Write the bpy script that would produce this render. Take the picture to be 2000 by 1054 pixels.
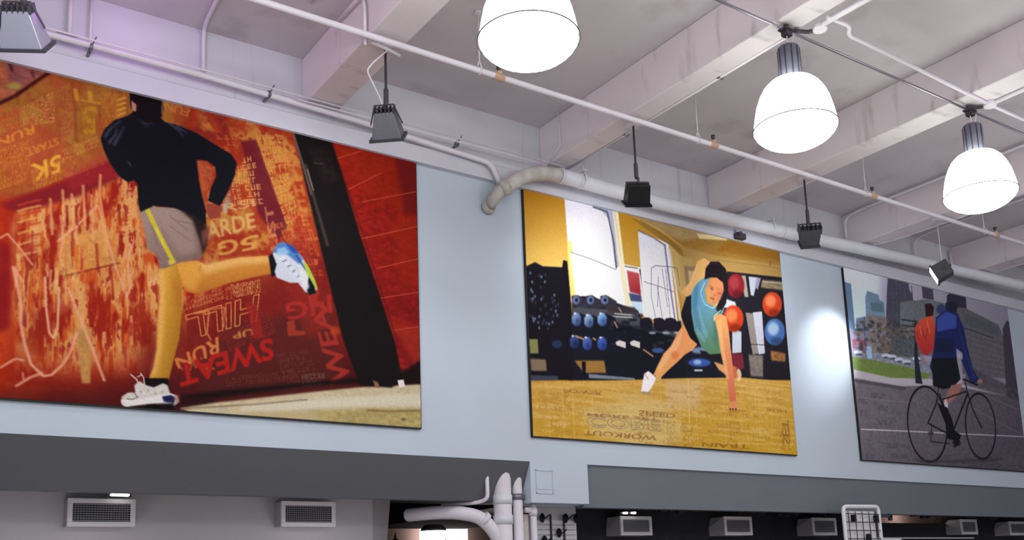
import bpy, math, random
import numpy as np
from mathutils import Vector, Matrix

S = bpy.context.scene
for o in list(bpy.data.objects):
    bpy.data.objects.remove(o, do_unlink=True)

# ------------------------------------------------------------------ camera
# metres; X runs along the poster wall, Y towards it (wall face at Y = 8), Z up.  Eye at 1.6 m.
YAW, PITCH, ROLL, FPX, PCX, PCY, EYE = .608283, .1768, -.0367697, 1914.78, 1000., 810.36, 1.6
def cam_axes():
    sa, ca, sb, cb, sc, cc = (math.sin(YAW), math.cos(YAW), math.sin(PITCH), math.cos(PITCH), math.sin(ROLL), math.cos(ROLL))
    fwd = Vector((sa*cb, ca*cb, sb)); right = Vector((ca, -sa, 0)); up = right.cross(fwd)
    return right*cc + up*sc, up*cc - right*sc, fwd
RIGHT, UP, FWD = cam_axes()
cam = bpy.data.objects.new('camera', bpy.data.cameras.new('camera'))
S.collection.objects.link(cam)
M = Matrix((RIGHT, UP, -FWD)).transposed().to_4x4(); M.translation = (0, 0, EYE)
cam.matrix_world = M
cam.data.sensor_fit = 'HORIZONTAL'; cam.data.sensor_width = 36
cam.data.lens = FPX/2000*36
cam.data.shift_y = (PCY-527)/2000
cam.data.clip_end = 200
S.camera = cam

# ------------------------------------------------------------------ exposure, world, lights
S.view_settings.view_transform = 'Standard'; S.view_settings.look = 'None'
S.view_settings.gamma = 1; S.view_settings.use_curve_mapping = False
S.view_settings.exposure = -0.12
S.cycles.max_bounces = 6; S.cycles.diffuse_bounces = 4
S.cycles.sample_clamp_indirect = 4
world = bpy.data.worlds.new('world'); S.world = world; world.use_nodes = True
world.node_tree.nodes['Background'].inputs[0].default_value = (.86, .88, 1, 1)
world.node_tree.nodes['Background'].inputs[1].default_value = 0.44

def light(name, kind, loc, energy, color=(1, 1, 1), size=.3, aim=None, **kw):
    d = bpy.data.lights.new(name, kind); d.energy = energy; d.color = color
    if kind == 'AREA':
        d.shape = 'RECTANGLE'; d.size = kw.get('sx', size); d.size_y = kw.get('sy', size)
    else:
        d.shadow_soft_size = size
    if kind == 'SPOT':
        d.spot_size = math.radians(kw.get('angle', 90)); d.spot_blend = kw.get('blend', .6)
    o = bpy.data.objects.new(name, d); S.collection.objects.link(o); o.location = loc
    if aim is not None:
        o.rotation_euler = (Vector(aim)-Vector(loc)).to_track_quat('-Z', 'Y').to_euler()
    return o

LAMP = (1.0, .97, .98)
# the store's other high-bay lamps, outside the frame (same rows of lamps, carried on)
for x, y in ((.8, 4.72), (11.7, 4.72), (14.5, 4.72), (-1.8, 1.0), (3.5, 1.0), (8.9, 1.0), (14.5, 1.0),
             (-1.8, -7.0), (3.5, -7.0), (8.9, -7.0), (14.5, -7.0), (3.5, -12.5), (10.5, -12.5), (17, -10)):
    light('bay_light', 'POINT', (x, y, 5.15), (25 if x > 11 else 115) if y > 0 else (70 if x > 11 else 185), LAMP, .33)
# added violet light above the wall's left end, imitating a lens-flare tint
light('violet_fill', 'POINT', (1.75, 7.25, 6.42), 5, (.75, .25, 1.0), .08)
# the floodlights' beams: (lamp position, point aimed at, watts, opening angle)
FLOODS = [((.80, 6.67, 5.40), (.9, 8, 4.5)), ((3.50, 6.67, 5.40), (3.3, 8, 4.8)), ((6.23, 6.67, 5.37), (6.7, 8, 4.9)),
          ((8.80, 6.67, 5.40), (9.2, 8, 4.9)), ((11.40, 6.67, 5.40), (10.78, 8, 4.62))]
for (p, a), w, ang in zip(FLOODS, (26, 40, 36, 55, 180), (120, 130, 120, 125, 50)):
    d = (Vector(a)-Vector(p)).normalized()
    light('flood_beam', 'SPOT', Vector(p)+d*.2, w, (.93, .96, 1.0), .06, a, angle=ang, blend=.9)
# added fill lights below the frame, brightening vents and lower wall
light('low_fill', 'POINT', (3.0, 3.0, 2.0), 15, (1, .98, .97), .3)
light('low_fill', 'POINT', (9.5, 4.0, 2.0), 30, (1, .98, .97), .3)
light('low_fill', 'POINT', (15.5, 5.0, 2.0), 10, (1, .98, .97), .3)
# fill lights added to brighten the rear walls; the last lights the back room
light('rear_fill', 'POINT', (1.5, 8.6, 1.6), 5, (1, .97, .97), .2)
light('rear_fill', 'POINT', (3.9, 8.6, 1.6), 5, (1, .97, .97), .2)
light('rear_fill', 'POINT', (14.6, 9.65, 2.6), 2.5, (1, .9, .86), .1)
light('back_room_light', 'POINT', (7.6, 11.5, 2.3), 14, (1, .93, .9), .3)

# ------------------------------------------------------------------ materials
def lin(c):
    c = [v/255 for v in c]
    return [v/12.92 if v <= .04045 else ((v+.055)/1.055)**2.4 for v in c]
def mat(name, rgb, rough=.6, metal=0., noise=0., scale=6., stretch=(1, 1, 1), bump=0., emit=None, rgb2=None, spec=.4, detail=4):
    """rgb: sRGB 0..255 of the surface itself"""
    m = bpy.data.materials.new(name); m.use_nodes = True
    nt = m.node_tree; b = nt.nodes['Principled BSDF']
    b.inputs['Roughness'].default_value = rough; b.inputs['Metallic'].default_value = metal
    b.inputs['Specular IOR Level'].default_value = spec
    c = lin(rgb)
    b.inputs['Base Color'].default_value = (*c, 1)
    if noise or bump:
        tc = nt.nodes.new('ShaderNodeTexCoord'); mp = nt.nodes.new('ShaderNodeMapping'); mp.inputs['Scale'].default_value = stretch
        n = nt.nodes.new('ShaderNodeTexNoise'); n.inputs['Scale'].default_value = scale; n.inputs['Detail'].default_value = detail
        nt.links.new(tc.outputs['Object'], mp.inputs[0]); nt.links.new(mp.outputs[0], n.inputs['Vector'])
        if noise:
            r = nt.nodes.new('ShaderNodeMapRange'); r.inputs['From Min'].default_value = .3; r.inputs['From Max'].default_value = .7
            mx = nt.nodes.new('ShaderNodeMix'); mx.data_type = 'RGBA'
            c2 = lin(rgb2) if rgb2 else [v*(1-noise) for v in c]
            mx.inputs[6].default_value = (*c, 1); mx.inputs[7].default_value = (*c2, 1)
            nt.links.new(n.outputs['Fac'], r.inputs['Value']); nt.links.new(r.outputs[0], mx.inputs[0])
            nt.links.new(mx.outputs[2], b.inputs['Base Color'])
        if bump:
            bp = nt.nodes.new('ShaderNodeBump'); bp.inputs['Strength'].default_value = bump; bp.inputs['Distance'].default_value = .01
            nt.links.new(n.outputs['Fac'], bp.inputs['Height']); nt.links.new(bp.outputs[0], b.inputs['Normal'])
    if emit:
        b.inputs['Emission Color'].default_value = (*lin(rgb), 1); b.inputs['Emission Strength'].default_value = emit
    return m

def stain_mat(name, rgb, rgb2, vert_axis_stretch, scale, rough=.8, lo=.62, hi=.8):
    """painted concrete: broad mottling plus narrow grimy streaks"""
    m = mat(name, rgb, rough, noise=.10, scale=1.3, bump=.25, spec=.25)
    nt = m.node_tree; b = nt.nodes['Principled BSDF']
    src = b.inputs['Base Color'].links[0].from_socket
    tc = nt.nodes.new('ShaderNodeTexCoord'); mp = nt.nodes.new('ShaderNodeMapping'); mp.inputs['Scale'].default_value = vert_axis_stretch
    n = nt.nodes.new('ShaderNodeTexNoise'); n.inputs['Scale'].default_value = scale; n.inputs['Detail'].default_value = 6
    r = nt.nodes.new('ShaderNodeMapRange'); r.inputs['From Min'].default_value = lo; r.inputs['From Max'].default_value = hi
    r.inputs['To Max'].default_value = .5
    mx = nt.nodes.new('ShaderNodeMix'); mx.data_type = 'RGBA'; mx.inputs[7].default_value = (*lin(rgb2), 1)
    nt.links.new(tc.outputs['Object'], mp.inputs[0]); nt.links.new(mp.outputs[0], n.inputs['Vector'])
    nt.links.new(n.outputs['Fac'], r.inputs['Value']); nt.links.new(r.outputs[0], mx.inputs[0])
    nt.links.new(src, mx.inputs[6]); nt.links.new(mx.outputs[2], b.inputs['Base Color'])
    return m

MT = dict(
    wall=mat('wall_paint', (191, 204, 217), .7, noise=.05, scale=1.1, bump=.06),
    upper=stain_mat('upper_wall_paint', (212, 213, 222), (140, 132, 136), (4, 1, .25), 2.2),
    ceiling=stain_mat('ceiling_paint', (210, 204, 209), (144, 128, 132), (1, 1, 1), 1.6, lo=.56, hi=.8),
    beam=stain_mat('beam_paint', (231, 222, 227), (128, 116, 118), (1, 2.6, .5), 2.4, lo=.58, hi=.74),
    ledge=mat('ledge_paint', (206, 207, 218), .7, noise=.08, scale=1.5, bump=.1),
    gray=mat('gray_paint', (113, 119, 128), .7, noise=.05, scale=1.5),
    grayshade=mat('gray_paint_shaded', (92, 95, 101), .7, noise=.05, scale=1.5),  # the gray paint again, darkened for shade on the slanted left soffit
    rearwall=mat('rear_wall_paint', (212, 209, 213), .7, noise=.05, scale=1.1),
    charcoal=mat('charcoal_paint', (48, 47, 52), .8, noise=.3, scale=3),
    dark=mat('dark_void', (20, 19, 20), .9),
    pink=mat('pink_plaster', (196, 165, 158), .8, noise=.1),
    floor=mat('floor_vinyl', (176, 170, 166), .4, noise=.1),
    pipe=mat('white_pipe_paint', (226, 222, 230), .45, noise=.08, scale=4),
    duct=mat('duct_paint', (222, 225, 234), .4, noise=.08, scale=3),
    grime=mat('grimy_paint', (208, 204, 202), .6, noise=.5, scale=7, rgb2=(168, 162, 152)),
    tan=mat('tan_coupling', (205, 172, 148), .6, noise=.2, scale=10),
    iron=mat('dark_iron', (70, 66, 72), .5, .3),
    steel=mat('galvanised_steel', (132, 134, 144), .38, .6, noise=.2, scale=12),
    chrome=mat('bright_conduit', (150, 146, 156), .28, .9),
    housing=mat('ballast_gray', (112, 112, 128), .5, .2, noise=.15, scale=14),
    housing2=mat('ballast_gray_seam', (66, 66, 80), .6, .2),
    floodgray=mat('flood_gray', (120, 122, 132), .42, .4, noise=.15, scale=14),
    floodsilver=mat('flood_silver', (176, 178, 196), .35, .4),
    black=mat('flood_black', (20, 20, 23), .45, spec=.3),
    darkmetal=mat('flood_dark_gray', (76, 77, 84), .55, .2, noise=.2, scale=14),
    shade=mat('glowing_prismatic_shade', (250, 255, 246), .3, emit=8.0),
    lens=mat('lit_flood_lens', (250, 250, 255), .3, emit=6.0),
    glow=mat('lit_tube', (255, 252, 245), .3, emit=3.0),
    vent=mat('vent_frame_paint', (246, 245, 247), .5),
    ventside=mat('vent_duct_paint', (176, 175, 180), .6, noise=.06),
    slot=mat('vent_slot', (44, 44, 46), .8),
    slat=mat('slatwall_white', (226, 228, 232), .5),
    edge=mat('poster_edge', (22, 22, 24), .6),
    window=mat('bright_window', (255, 253, 250), .5, emit=2.2),
    brown=mat('red_brown', (92, 62, 56), .7, noise=.3, scale=8),
    lime=mat('lime_plastic', (190, 200, 90), .5),
)

# ------------------------------------------------------------------ geometry helpers
class MB:
    def __init__(s): s.v = []; s.f = []; s.sm = []
    def quad(s, pts, smooth=False):
        i = len(s.v); s.v += [tuple(p) for p in pts]; s.f.append(tuple(range(i, i+len(pts)))); s.sm.append(smooth); return s
    def box(s, a, b, mtx=None):
        x0, y0, z0 = a; x1, y1, z1 = b
        P = [(x0, y0, z0), (x1, y0, z0), (x1, y1, z0), (x0, y1, z0), (x0, y0, z1), (x1, y0, z1), (x1, y1, z1), (x0, y1, z1)]
        if mtx: P = [tuple(mtx @ Vector(p)) for p in P]
        i = len(s.v); s.v += P
        for f in ((0, 3, 2, 1), (4, 5, 6, 7), (0, 1, 5, 4), (1, 2, 6, 5), (2, 3, 7, 6), (3, 0, 4, 7)):
            s.f.append(tuple(i+k for k in f)); s.sm.append(False)
        return s
    def hull8(s, P):          # box from eight free corners, bottom ring then top ring
        i = len(s.v); s.v += [tuple(p) for p in P]
        for f in ((0, 3, 2, 1), (4, 5, 6, 7), (0, 1, 5, 4), (1, 2, 6, 5), (2, 3, 7, 6), (3, 0, 4, 7)):
            s.f.append(tuple(i+k for k in f)); s.sm.append(False)
        return s
    def prism(s, prof, x0, x1):   # profile in (y, z) extruded along X
        n = len(prof); i = len(s.v)
        s.v += [(x0, y, z) for y, z in prof]+[(x1, y, z) for y, z in prof]
        for k in range(n):
            j = (k+1) % n; s.f.append((i+k, i+j, i+n+j, i+n+k)); s.sm.append(False)
        s.f.append(tuple(i+k for k in reversed(range(n)))); s.f.append(tuple(i+n+k for k in range(n))); s.sm += [False]*2
        return s
    def tube(s, path, r, n=14, cap=True):
        P = [Vector(p) for p in path]; R = r if hasattr(r, '__len__') else [r]*len(P)
        rings = []; ref = None
        for k, p in enumerate(P):
            t = ((P[min(k+1, len(P)-1)]-p).normalized()+(p-P[max(k-1, 0)]).normalized())
            t = t.normalized() if t.length > 1e-6 else (P[min(k+1, len(P)-1)]-P[max(k-1, 0)]).normalized()
            if ref is None: ref = Vector((0, 0, 1)) if abs(t.z) < .9 else Vector((1, 0, 0))
            u = (ref-t*ref.dot(t)).normalized(); w = t.cross(u); ref = u
            i = len(s.v); rings.append(i)
            for q in range(n):
                a = 2*math.pi*q/n; s.v.append(tuple(p+(u*math.cos(a)+w*math.sin(a))*R[k]))
        for a, b in zip(rings, rings[1:]):
            for q in range(n):
                z = (q+1) % n; s.f.append((a+q, a+z, b+z, b+q)); s.sm.append(True)
        if cap:
            s.f.append(tuple(rings[0]+q for q in reversed(range(n)))); s.f.append(tuple(rings[-1]+q for q in range(n))); s.sm += [False]*2
        return s
    def lathe(s, prof, c=(0, 0, 0), n=32, flute=0., ribs=0):
        rings = []
        for r, z in prof:
            i = len(s.v); rings.append(i)
            for q in range(n):
                a = 2*math.pi*q/n; rr = r*(1+flute*math.cos(ribs*a)) if ribs else r
                s.v.append((c[0]+rr*math.cos(a), c[1]+rr*math.sin(a), c[2]+z))
        for a, b in zip(rings, rings[1:]):
            for q in range(n):
                z = (q+1) % n; s.f.append((a+q, a+z, b+z, b+q)); s.sm.append(True)
        s.f.append(tuple(rings[0]+q for q in reversed(range(n)))); s.f.append(tuple(rings[-1]+q for q in range(n))); s.sm += [False]*2
        return s

WP = {}
def place(o, loc, parent):
    o.location = Vector(loc)-(WP[parent.name] if parent else Vector())
    o.parent = parent; WP[o.name] = Vector(loc)
def tag(o, label=None, cat=None, group=None, kind=None):
    for k, v in (('label', label), ('category', cat), ('group', group), ('kind', kind)):
        if v: o[k] = v
    return o
def obj(name, mb, m, parent=None, label=None, cat=None, group=None, kind=None, origin=None, bevel=0):
    me = bpy.data.meshes.new(name)
    V = np.array(mb.v); lo, hi = V.min(0), V.max(0)
    c = Vector(origin) if origin else Vector(((lo[0]+hi[0])/2, (lo[1]+hi[1])/2, lo[2] if parent is None else (lo[2]+hi[2])/2))
    me.from_pydata([tuple(Vector(v)-c) for v in mb.v], [], mb.f)
    me.polygons.foreach_set('use_smooth', mb.sm); me.materials.append(MT[m] if isinstance(m, str) else m); me.update()
    import bmesh as _b
    b = _b.new(); b.from_mesh(me); _b.ops.recalc_face_normals(b, faces=b.faces); b.to_mesh(me); b.free()
    o = bpy.data.objects.new(name, me); S.collection.objects.link(o); place(o, c, parent)
    if bevel:
        md = o.modifiers.new('bevel', 'BEVEL'); md.width = bevel; md.segments = 2; md.limit_method = 'ANGLE'
    return tag(o, label, cat, group, kind)
def thing(name, loc, label, cat, group=None, kind=None):
    o = bpy.data.objects.new(name, None); S.collection.objects.link(o); place(o, loc, None)
    o.empty_display_size = .1
    return tag(o, label, cat, group, kind)
def copy_thing(src, loc, label):
    c = src.copy(); S.collection.objects.link(c); c.location = loc; c['label'] = label
    WP[c.name] = Vector(loc)
    for ch in list(src.children):
        d = ch.copy(); S.collection.objects.link(d); d.parent = c
        for g in list(ch.children):
            e = g.copy(); S.collection.objects.link(e); e.parent = d
    return c
def arc(p0, p1, p2, n=8):     # smooth bend: quadratic curve from p0 to p2 with corner p1
    a, b, c = Vector(p0), Vector(p1), Vector(p2)
    return [a*(1-t)**2+b*2*t*(1-t)+c*t*t for t in [k/n for k in range(n+1)]]
def bend(path, r=.06, n=6):   # polyline with rounded corners
    P = [Vector(p) for p in path]; out = [P[0]]
    for a, b, c in zip(P, P[1:], P[2:]):
        d0 = min(r, (a-b).length*.45); d1 = min(r, (c-b).length*.45)
        out += arc(b+(a-b).normalized()*d0, b, b+(c-b).normalized()*d1, n)
    return out+[P[-1]]

# ------------------------------------------------------------------ the setting
CEIL, BEAMZ = 6.576, 6.10
obj('floor', MB().box((-6, -14, -.1), (22, 16, 0)), 'floor', kind='structure')
obj('ceiling', MB().box((-6, -14, CEIL), (22, 8.3, CEIL+.2)), 'ceiling', kind='structure')
obj('wall_back', MB().box((-6, 8, 2.88), (22, 8.3, 5.95)), 'wall', kind='structure')
obj('wall_upper', MB().box((-6, 8.0, 5.95), (22, 8.3, CEIL)), 'upper', kind='structure')
ph = obj('trim_1', MB().box((5.77, 8, 2.464), (6.515, 8.4, 2.88)), 'wall', kind='structure')
pm = MB()          # faint raised cover on the column head
for a, b in (((5.835, 7.992, 2.556), (6.05, 8, 2.566)), ((5.835, 7.992, 2.79), (6.05, 8, 2.80)),
             ((5.835, 7.992, 2.556), (5.842, 8, 2.80)), ((6.043, 7.992, 2.556), (6.05, 8, 2.80)), ((5.835, 7.994, 2.60), (6.08, 8, 2.606))):
    pm.box(a, b)
obj('cover_edge', pm, 'wall', ph)
obj('trim_2', MB().prism([(8, 2.88), (8.2, 2.487), (8.32, 2.487), (8.32, 2.88)], -6, 5.77), 'grayshade', kind='structure')
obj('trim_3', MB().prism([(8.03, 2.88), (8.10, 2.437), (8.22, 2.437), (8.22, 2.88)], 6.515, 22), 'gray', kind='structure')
obj('trim_4', MB().prism([(7.93, 5.795), (7.93, 5.965), (7.96, 5.985), (8.0, 5.985), (8.0, 5.795)], -6, 22), 'ledge', kind='structure')
BX = [(-4.7, -4.4), (-2.05, -1.75), (.6, .92), (3.32, 3.645), (6.07, 6.32), (8.65, 8.98), (11.3, 11.62), (13.95, 14.27), (16.6, 16.92), (19.2, 19.52)]
for k, (a, b) in enumerate(BX):
    obj('ceiling_beam', MB().box((a, -14, BEAMZ), (b, 8, CEIL)), 'beam', kind='structure', bevel=.012)
# back rooms seen under the wall
obj('wall_rear_left', MB().box((-6, 9.2, 0), (4.6, 9.35, 3.1)).hull8([(4.55, 9.2, 0), (4.62, 9.40, 0), (4.6, 9.5, 0), (4.5, 9.5, 0),
    (4.60, 9.2, 3.1), (4.96, 9.40, 3.1), (4.94, 9.5, 3.1), (4.5, 9.5, 3.1)]), 'rearwall', kind='structure')
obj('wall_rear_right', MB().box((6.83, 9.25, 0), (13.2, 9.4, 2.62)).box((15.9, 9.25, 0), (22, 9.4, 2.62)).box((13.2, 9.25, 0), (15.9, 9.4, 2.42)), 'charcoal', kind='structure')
obj('wall_far', MB().box((-6, 15.2, 0), (22, 15.4, 4)), 'pink', kind='structure')
obj('ceiling_rear', MB().box((-6, 8.3, 3.1), (22, 15.4, 3.3)), 'dark', kind='structure')
obj('beam_rear', MB().box((7.28, 9.5, 2.70), (9.2, 14.8, 3.1)).box((5.1, 9.7, 2.74), (7.28, 11, 3.1)), 'dark', kind='structure')
obj('wall_far_pink', MB().box((13.0, 9.9, 2.2), (20, 10.0, 3.0)), 'pink', kind='structure')
obj('wall_right', MB().box((22, -14, 0), (22.2, 15.4, CEIL+.2)), 'wall', kind='structure')  # unseen end wall, added to keep world light off the right side

# ------------------------------------------------------------------ high-bay lamps
def make_lamp(loc, label):
    x, y, z = loc            # the wire ring's height
    t = thing('high_bay_lamp', loc, label, 'ceiling lamp', 'high bay lamps hanging from the beams')
    prof = [(.085, .425), (.13, .42), (.18, .395), (.225, .35), (.262, .285), (.29, .21), (.31, .12), (.322, .05), (.327, .01),
            (.322, -.02), (.30, -.05), (.26, -.085), (.20, -.118), (.12, -.132), (.02, -.135)]
    sh = obj('shade', MB().lathe(prof, loc, 64, .006, 32), 'shade', t)
    ring = MB().tube([(x+.337*math.cos(a), y+.337*math.sin(a), z) for a in [k*math.pi/24 for k in range(49)]], .0045, 6, False)
    obj('wire_ring', ring, 'iron', sh)
    hs = MB().lathe([(.088, .425), (.088, .70), (.078, .715), (.03, .72)], loc, 40, .03, 10)
    h = obj('ballast_housing', hs, 'housing', t)
    fins = MB()
    for k in range(10):
        a = 2*math.pi*(k+.5)/10
        fins.tube([(x+.0865*math.cos(a), y+.0865*math.sin(a), z+.43), (x+.0865*math.cos(a), y+.0865*math.sin(a), z+.695)], .0055, 6)
    obj('housing_ribs', fins, 'housing2', h)
    obj('hanger', MB().tube([(x, y, z+.71), (x-.004, y, z+.78), (x, y, 6.05)], .006, 6), 'pipe', t)
    obj('hook_bracket', MB().box((x-.06, y-.04, 6.045), (x+.06, y+.04, 6.06)).box((x-.035, y-.03, 6.0), (x+.035, y+.03, 6.045)).tube([(x, y, 6.06), (x, y, 6.1)], .02, 8), 'iron', t)
    obj('feed_cord', MB().tube(arc((x+.05, y-.03, 6.02), (x+.04, y-.02, 5.92), (x+.02, y, z+.72)), .005, 6), 'pipe', t)
    return t
L2 = (6.18, 4.72, 5.185)
lamp = make_lamp(L2, 'glowing high bay lamp with finned ballast, middle of the three')
copy_thing(lamp, (3.53, 4.72, 5.14), 'largest glowing high bay lamp, its ballast cut off by the top edge')
copy_thing(lamp, (8.87, 4.72, 5.18), 'smallest glowing high bay lamp, nearest the cyclist poster')
for L in ((3.53, 4.72, 5.14), L2, (8.87, 4.72, 5.18)):
    light('bay_light', 'SPOT', (L[0], L[1], L[2]-.16), 75, LAMP, .22, (L[0], L[1], 0), angle=172, blend=.25)

# ------------------------------------------------------------------ floodlights
def flood(k, label, housing, lens, up=.10, size=1.0, pole_r=.011, style='fin', sleeve=True):
    p, a = FLOODS[k]; p = Vector(p); aim = AIMS[k].normalized()
    t = thing('floodlight', (p.x, p.y, p.z), label, 'floodlight', 'floodlights hanging along the poster wall')
    q = aim.to_track_quat('-Z', 'Y').to_matrix().to_4x4(); q.translation = p
    def T(v): return q @ Vector(v)
    s = size; w0, h0, w1, h1 = .075*s, .06*s, .125*s, .105*s; d0, d1 = .09*s, -.11*s
    if style == 'box': w0, h0 = .105*s, .10*s
    if style == 'wing': w0, h0, w1 = .125*s, .08*s, .105*s; style = 'fin'
    ring = lambda w, h, z: [T((-w, -h, z)), T((w, -h, z)), T((w, h, z)), T((-w, h, z))]
    m = MB().hull8(ring(w1*.94, h1*.94, d1)+ring(w0, h0, d0))
    hs = obj('housing', m, housing, t, bevel=.006)
    r = MB().hull8(ring(w1*1.08, h1*1.08, d1-.012)+ring(w1*1.08, h1*1.08, d1+.010))
    obj('rim', r, 'darkmetal' if housing != 'black' else 'black', hs)
    g = MB().hull8(ring(w1*.9, h1*.9, d1-.0135)+ring(w1*.9, h1*.9, d1-.008))
    obj('lens', g, 'lens', t)
    if style == 'fin':
        f = MB()
        for i in range(6):
            xx = -w0+2*w0*i/5
            f.hull8([T((xx-.004, -h0*1.05, d0-.05)), T((xx+.004, -h0*1.05, d0-.05)), T((xx+.004, h0*1.05, d0-.05)), T((xx-.004, h0*1.05, d0-.05)),
                     T((xx-.004, -h0, d0+.035)), T((xx+.004, -h0, d0+.035)), T((xx+.004, h0, d0+.035)), T((xx-.004, h0, d0+.035))])
        obj('cooling_fins', f, 'darkmetal', hs)
    yk = MB(); yt = d0+(.05 if style == 'fin' else .012)
    for sx in (-1, 1):
        yk.hull8([T((sx*w1*1.0-.004, -.012, -.01)), T((sx*w1*1.0+.004, -.012, -.01)), T((sx*w1*1.0+.004, .012, -.01)), T((sx*w1*1.0-.004, .012, -.01)),
                  T((sx*w0-.004, -.012, yt)), T((sx*w0+.004, -.012, yt)), T((sx*w0+.004, .012, yt)), T((sx*w0-.004, .012, yt))])
    yk.hull8([T((-w0, -.012, yt-.005)), T((w0, -.012, yt-.005)), T((w0, .012, yt-.005)), T((-w0, .012, yt-.005)),
              T((-w0, -.012, yt+.003)), T((w0, -.012, yt+.003)), T((w0, .012, yt+.003)), T((-w0, .012, yt+.003))])
    obj('yoke', yk, 'darkmetal', t)
    top = T((0, 0, d0+.05))
    pl = MB().tube([T((0, 0, d0-.01)), top, (p.x, p.y, max(top.z+.05, p.z+.13)), (p.x, p.y, 6.07)], pole_r, 8)
    pole = obj('pole', pl, 'darkmetal' if k != 4 else 'pipe', t)
    if sleeve:
        obj('sleeve', MB().tube([(p.x, p.y, p.z+.14), (p.x, p.y, p.z+.16), (p.x, p.y, p.z+.29), (p.x, p.y, p.z+.31)], [.014, .021, .021, .013], 10), 'darkmetal', pole)
    obj('mount', MB().box((p.x-.045, p.y-.045, 6.06), (p.x+.045, p.y+.045, 6.10)), 'pipe', t)
    return t
AIMS = [Vector((.34, .62, -.72)), Vector((.42, .50, -.78)), Vector((.28, .50, -.82)), Vector((.45, .5, -.75)), Vector((-.50, .78, -.42))]
f0 = flood(0, 'silver finned floodlight in the upper left corner, its bulb lit', 'floodsilver', True, style='fin', size=1.15)
f1 = flood(1, 'grey finned floodlight above the runner poster, with a bent cable', 'floodgray', False, size=1.05)
f2 = flood(2, 'black boxy floodlight above the gym poster', 'black', False, style='box', size=.98)
f3 = flood(3, 'dark grey floodlight above the gym poster, on a long pole', 'darkmetal', False, style='wing', size=.95)
f4 = flood(4, 'tilted dark floodlight with glowing face above the cyclist poster', 'darkmetal', True, style='box', size=1.0, pole_r=.006, sleeve=False)
# cable and junction fitting of the second floodlight
obj('cable', MB().tube(bend([(3.50, 6.62, 6.03), (3.36, 6.62, 5.87), (3.31, 6.64, 5.80), (3.46, 6.66, 5.56), (3.45, 6.66, 5.50), (3.38, 6.68, 5.47)], .04), .007, 6), 'pipe', f1, label='white bent cable')
jb = MB().tube([(3.34, 6.60, 6.045), (3.50, 6.62, 6.03), (3.62, 6.64, 6.02)], [.022, .016, .014], 8).box((3.31, 6.56, 6.03), (3.37, 6.63, 6.08))
obj('junction_fitting', jb, 'pipe', f1, label='white junction fitting')

# ------------------------------------------------------------------ sprinkler pipe
sp = thing('sprinkler_pipe', (8, 6.5, 6.02), 'long straight white sprinkler pipe crossing under the beams', 'pipe')
obj('pipe_run', MB().tube([(-3, 6.50, 6.02), (21.9, 6.50, 6.02)], .026, 16), 'pipe', sp)
for x in (1.9, 4.52, 7.17, 9.82, 12.47, 15.1):
    c = obj('coupling', MB().tube([(x-.05, 6.5, 6.02), (x-.046, 6.5, 6.02), (x+.046, 6.5, 6.02), (x+.05, 6.5, 6.02)], [.03, .036, .036, .03], 14).box((x-.02, 6.478, 6.04), (x+.02, 6.522, 6.068)), 'tan', sp, label='tan coupling')
    obj('sprinkler_head', MB().tube([(x, 6.5, 6.06), (x, 6.5, 6.085), (x, 6.5, 6.09), (x, 6.5, 6.125)], [.008, .008, .02, .022], 10), 'iron', c)
for x in (1.6, 4.32, 6.95, 9.69, 12.2, 14.9):
    h = MB().tube([(x, 6.5, 6.12), (x, 6.5, CEIL)], .006, 6)
    h.tube([(x, 6.5+.034*math.sin(a), 6.02+.034*math.cos(a)) for a in [k*math.pi/9 for k in range(19)]], .005, 6, False)
    h.tube([(x, 6.5, 6.12), (x-.02, 6.5, 6.055)], .005, 6).tube([(x, 6.5, 6.12), (x+.02, 6.5, 6.055)], .005, 6)
    h.tube([(x, 6.5, CEIL-.012), (x, 6.5, CEIL)], .03, 12)
    obj('pipe_hanger', h, 'pipe', sp)

# ------------------------------------------------------------------ pipes along the ledge
wp = thing('wall_conduit', (2.4, 7.87, 6.06), 'white conduit running along the ledge above the runner poster', 'conduit')
obj('conduit_run', MB().tube(bend([(-4, 7.87, 6.085), (1.05, 7.87, 6.078), (2.37, 7.87, 6.072), (3.82, 7.87, 6.028), (5.33, 7.87, 5.945), (5.47, 7.9, 5.72)], .09), .027, 12), 'pipe', wp)
for x in (-.5, 1.45, 2.95, 4.92):
    obj('pipe_clamp', MB().box((x-.012, 7.83, 6.035), (x+.012, 7.995, 6.05)).tube([(x, 7.87, 6.05), (x+.03, 7.81, 6.13)], .006, 6).tube([(x-.01, 7.87+.0, 6.06), (x+.012, 7.87, 6.06)], .034, 12), 'steel', wp)
tc_ = thing('thin_conduit', (5, 7.8, 6.04), 'pair of thin white tubes strung above the ledge', 'conduit')
obj('tube', MB().tube([(-4, 7.8, 6.085), (6.25, 7.8, 6.085)], .0085, 8), 'pipe', tc_)
obj('tube', MB().tube([(3.2, 7.8, 6.045), (6.0, 7.8, 6.045)], .007, 8), 'pipe', tc_)
obj('tube', MB().tube([(6.4, 7.965, 6.09), (9.2, 7.965, 6.085), (15, 7.965, 6.085)], .0085, 8), 'pipe', tc_)
obj('tube', MB().tube([(6.4, 7.965, 6.045), (9.2, 7.965, 6.045)], .007, 8), 'iron', tc_)
obj('tube', MB().tube([(6.04, 7.8, 6.085), (6.04, 7.6, 6.2), (6.03, 7.6, CEIL-.01)], .006, 6), 'pipe', tc_)

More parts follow.
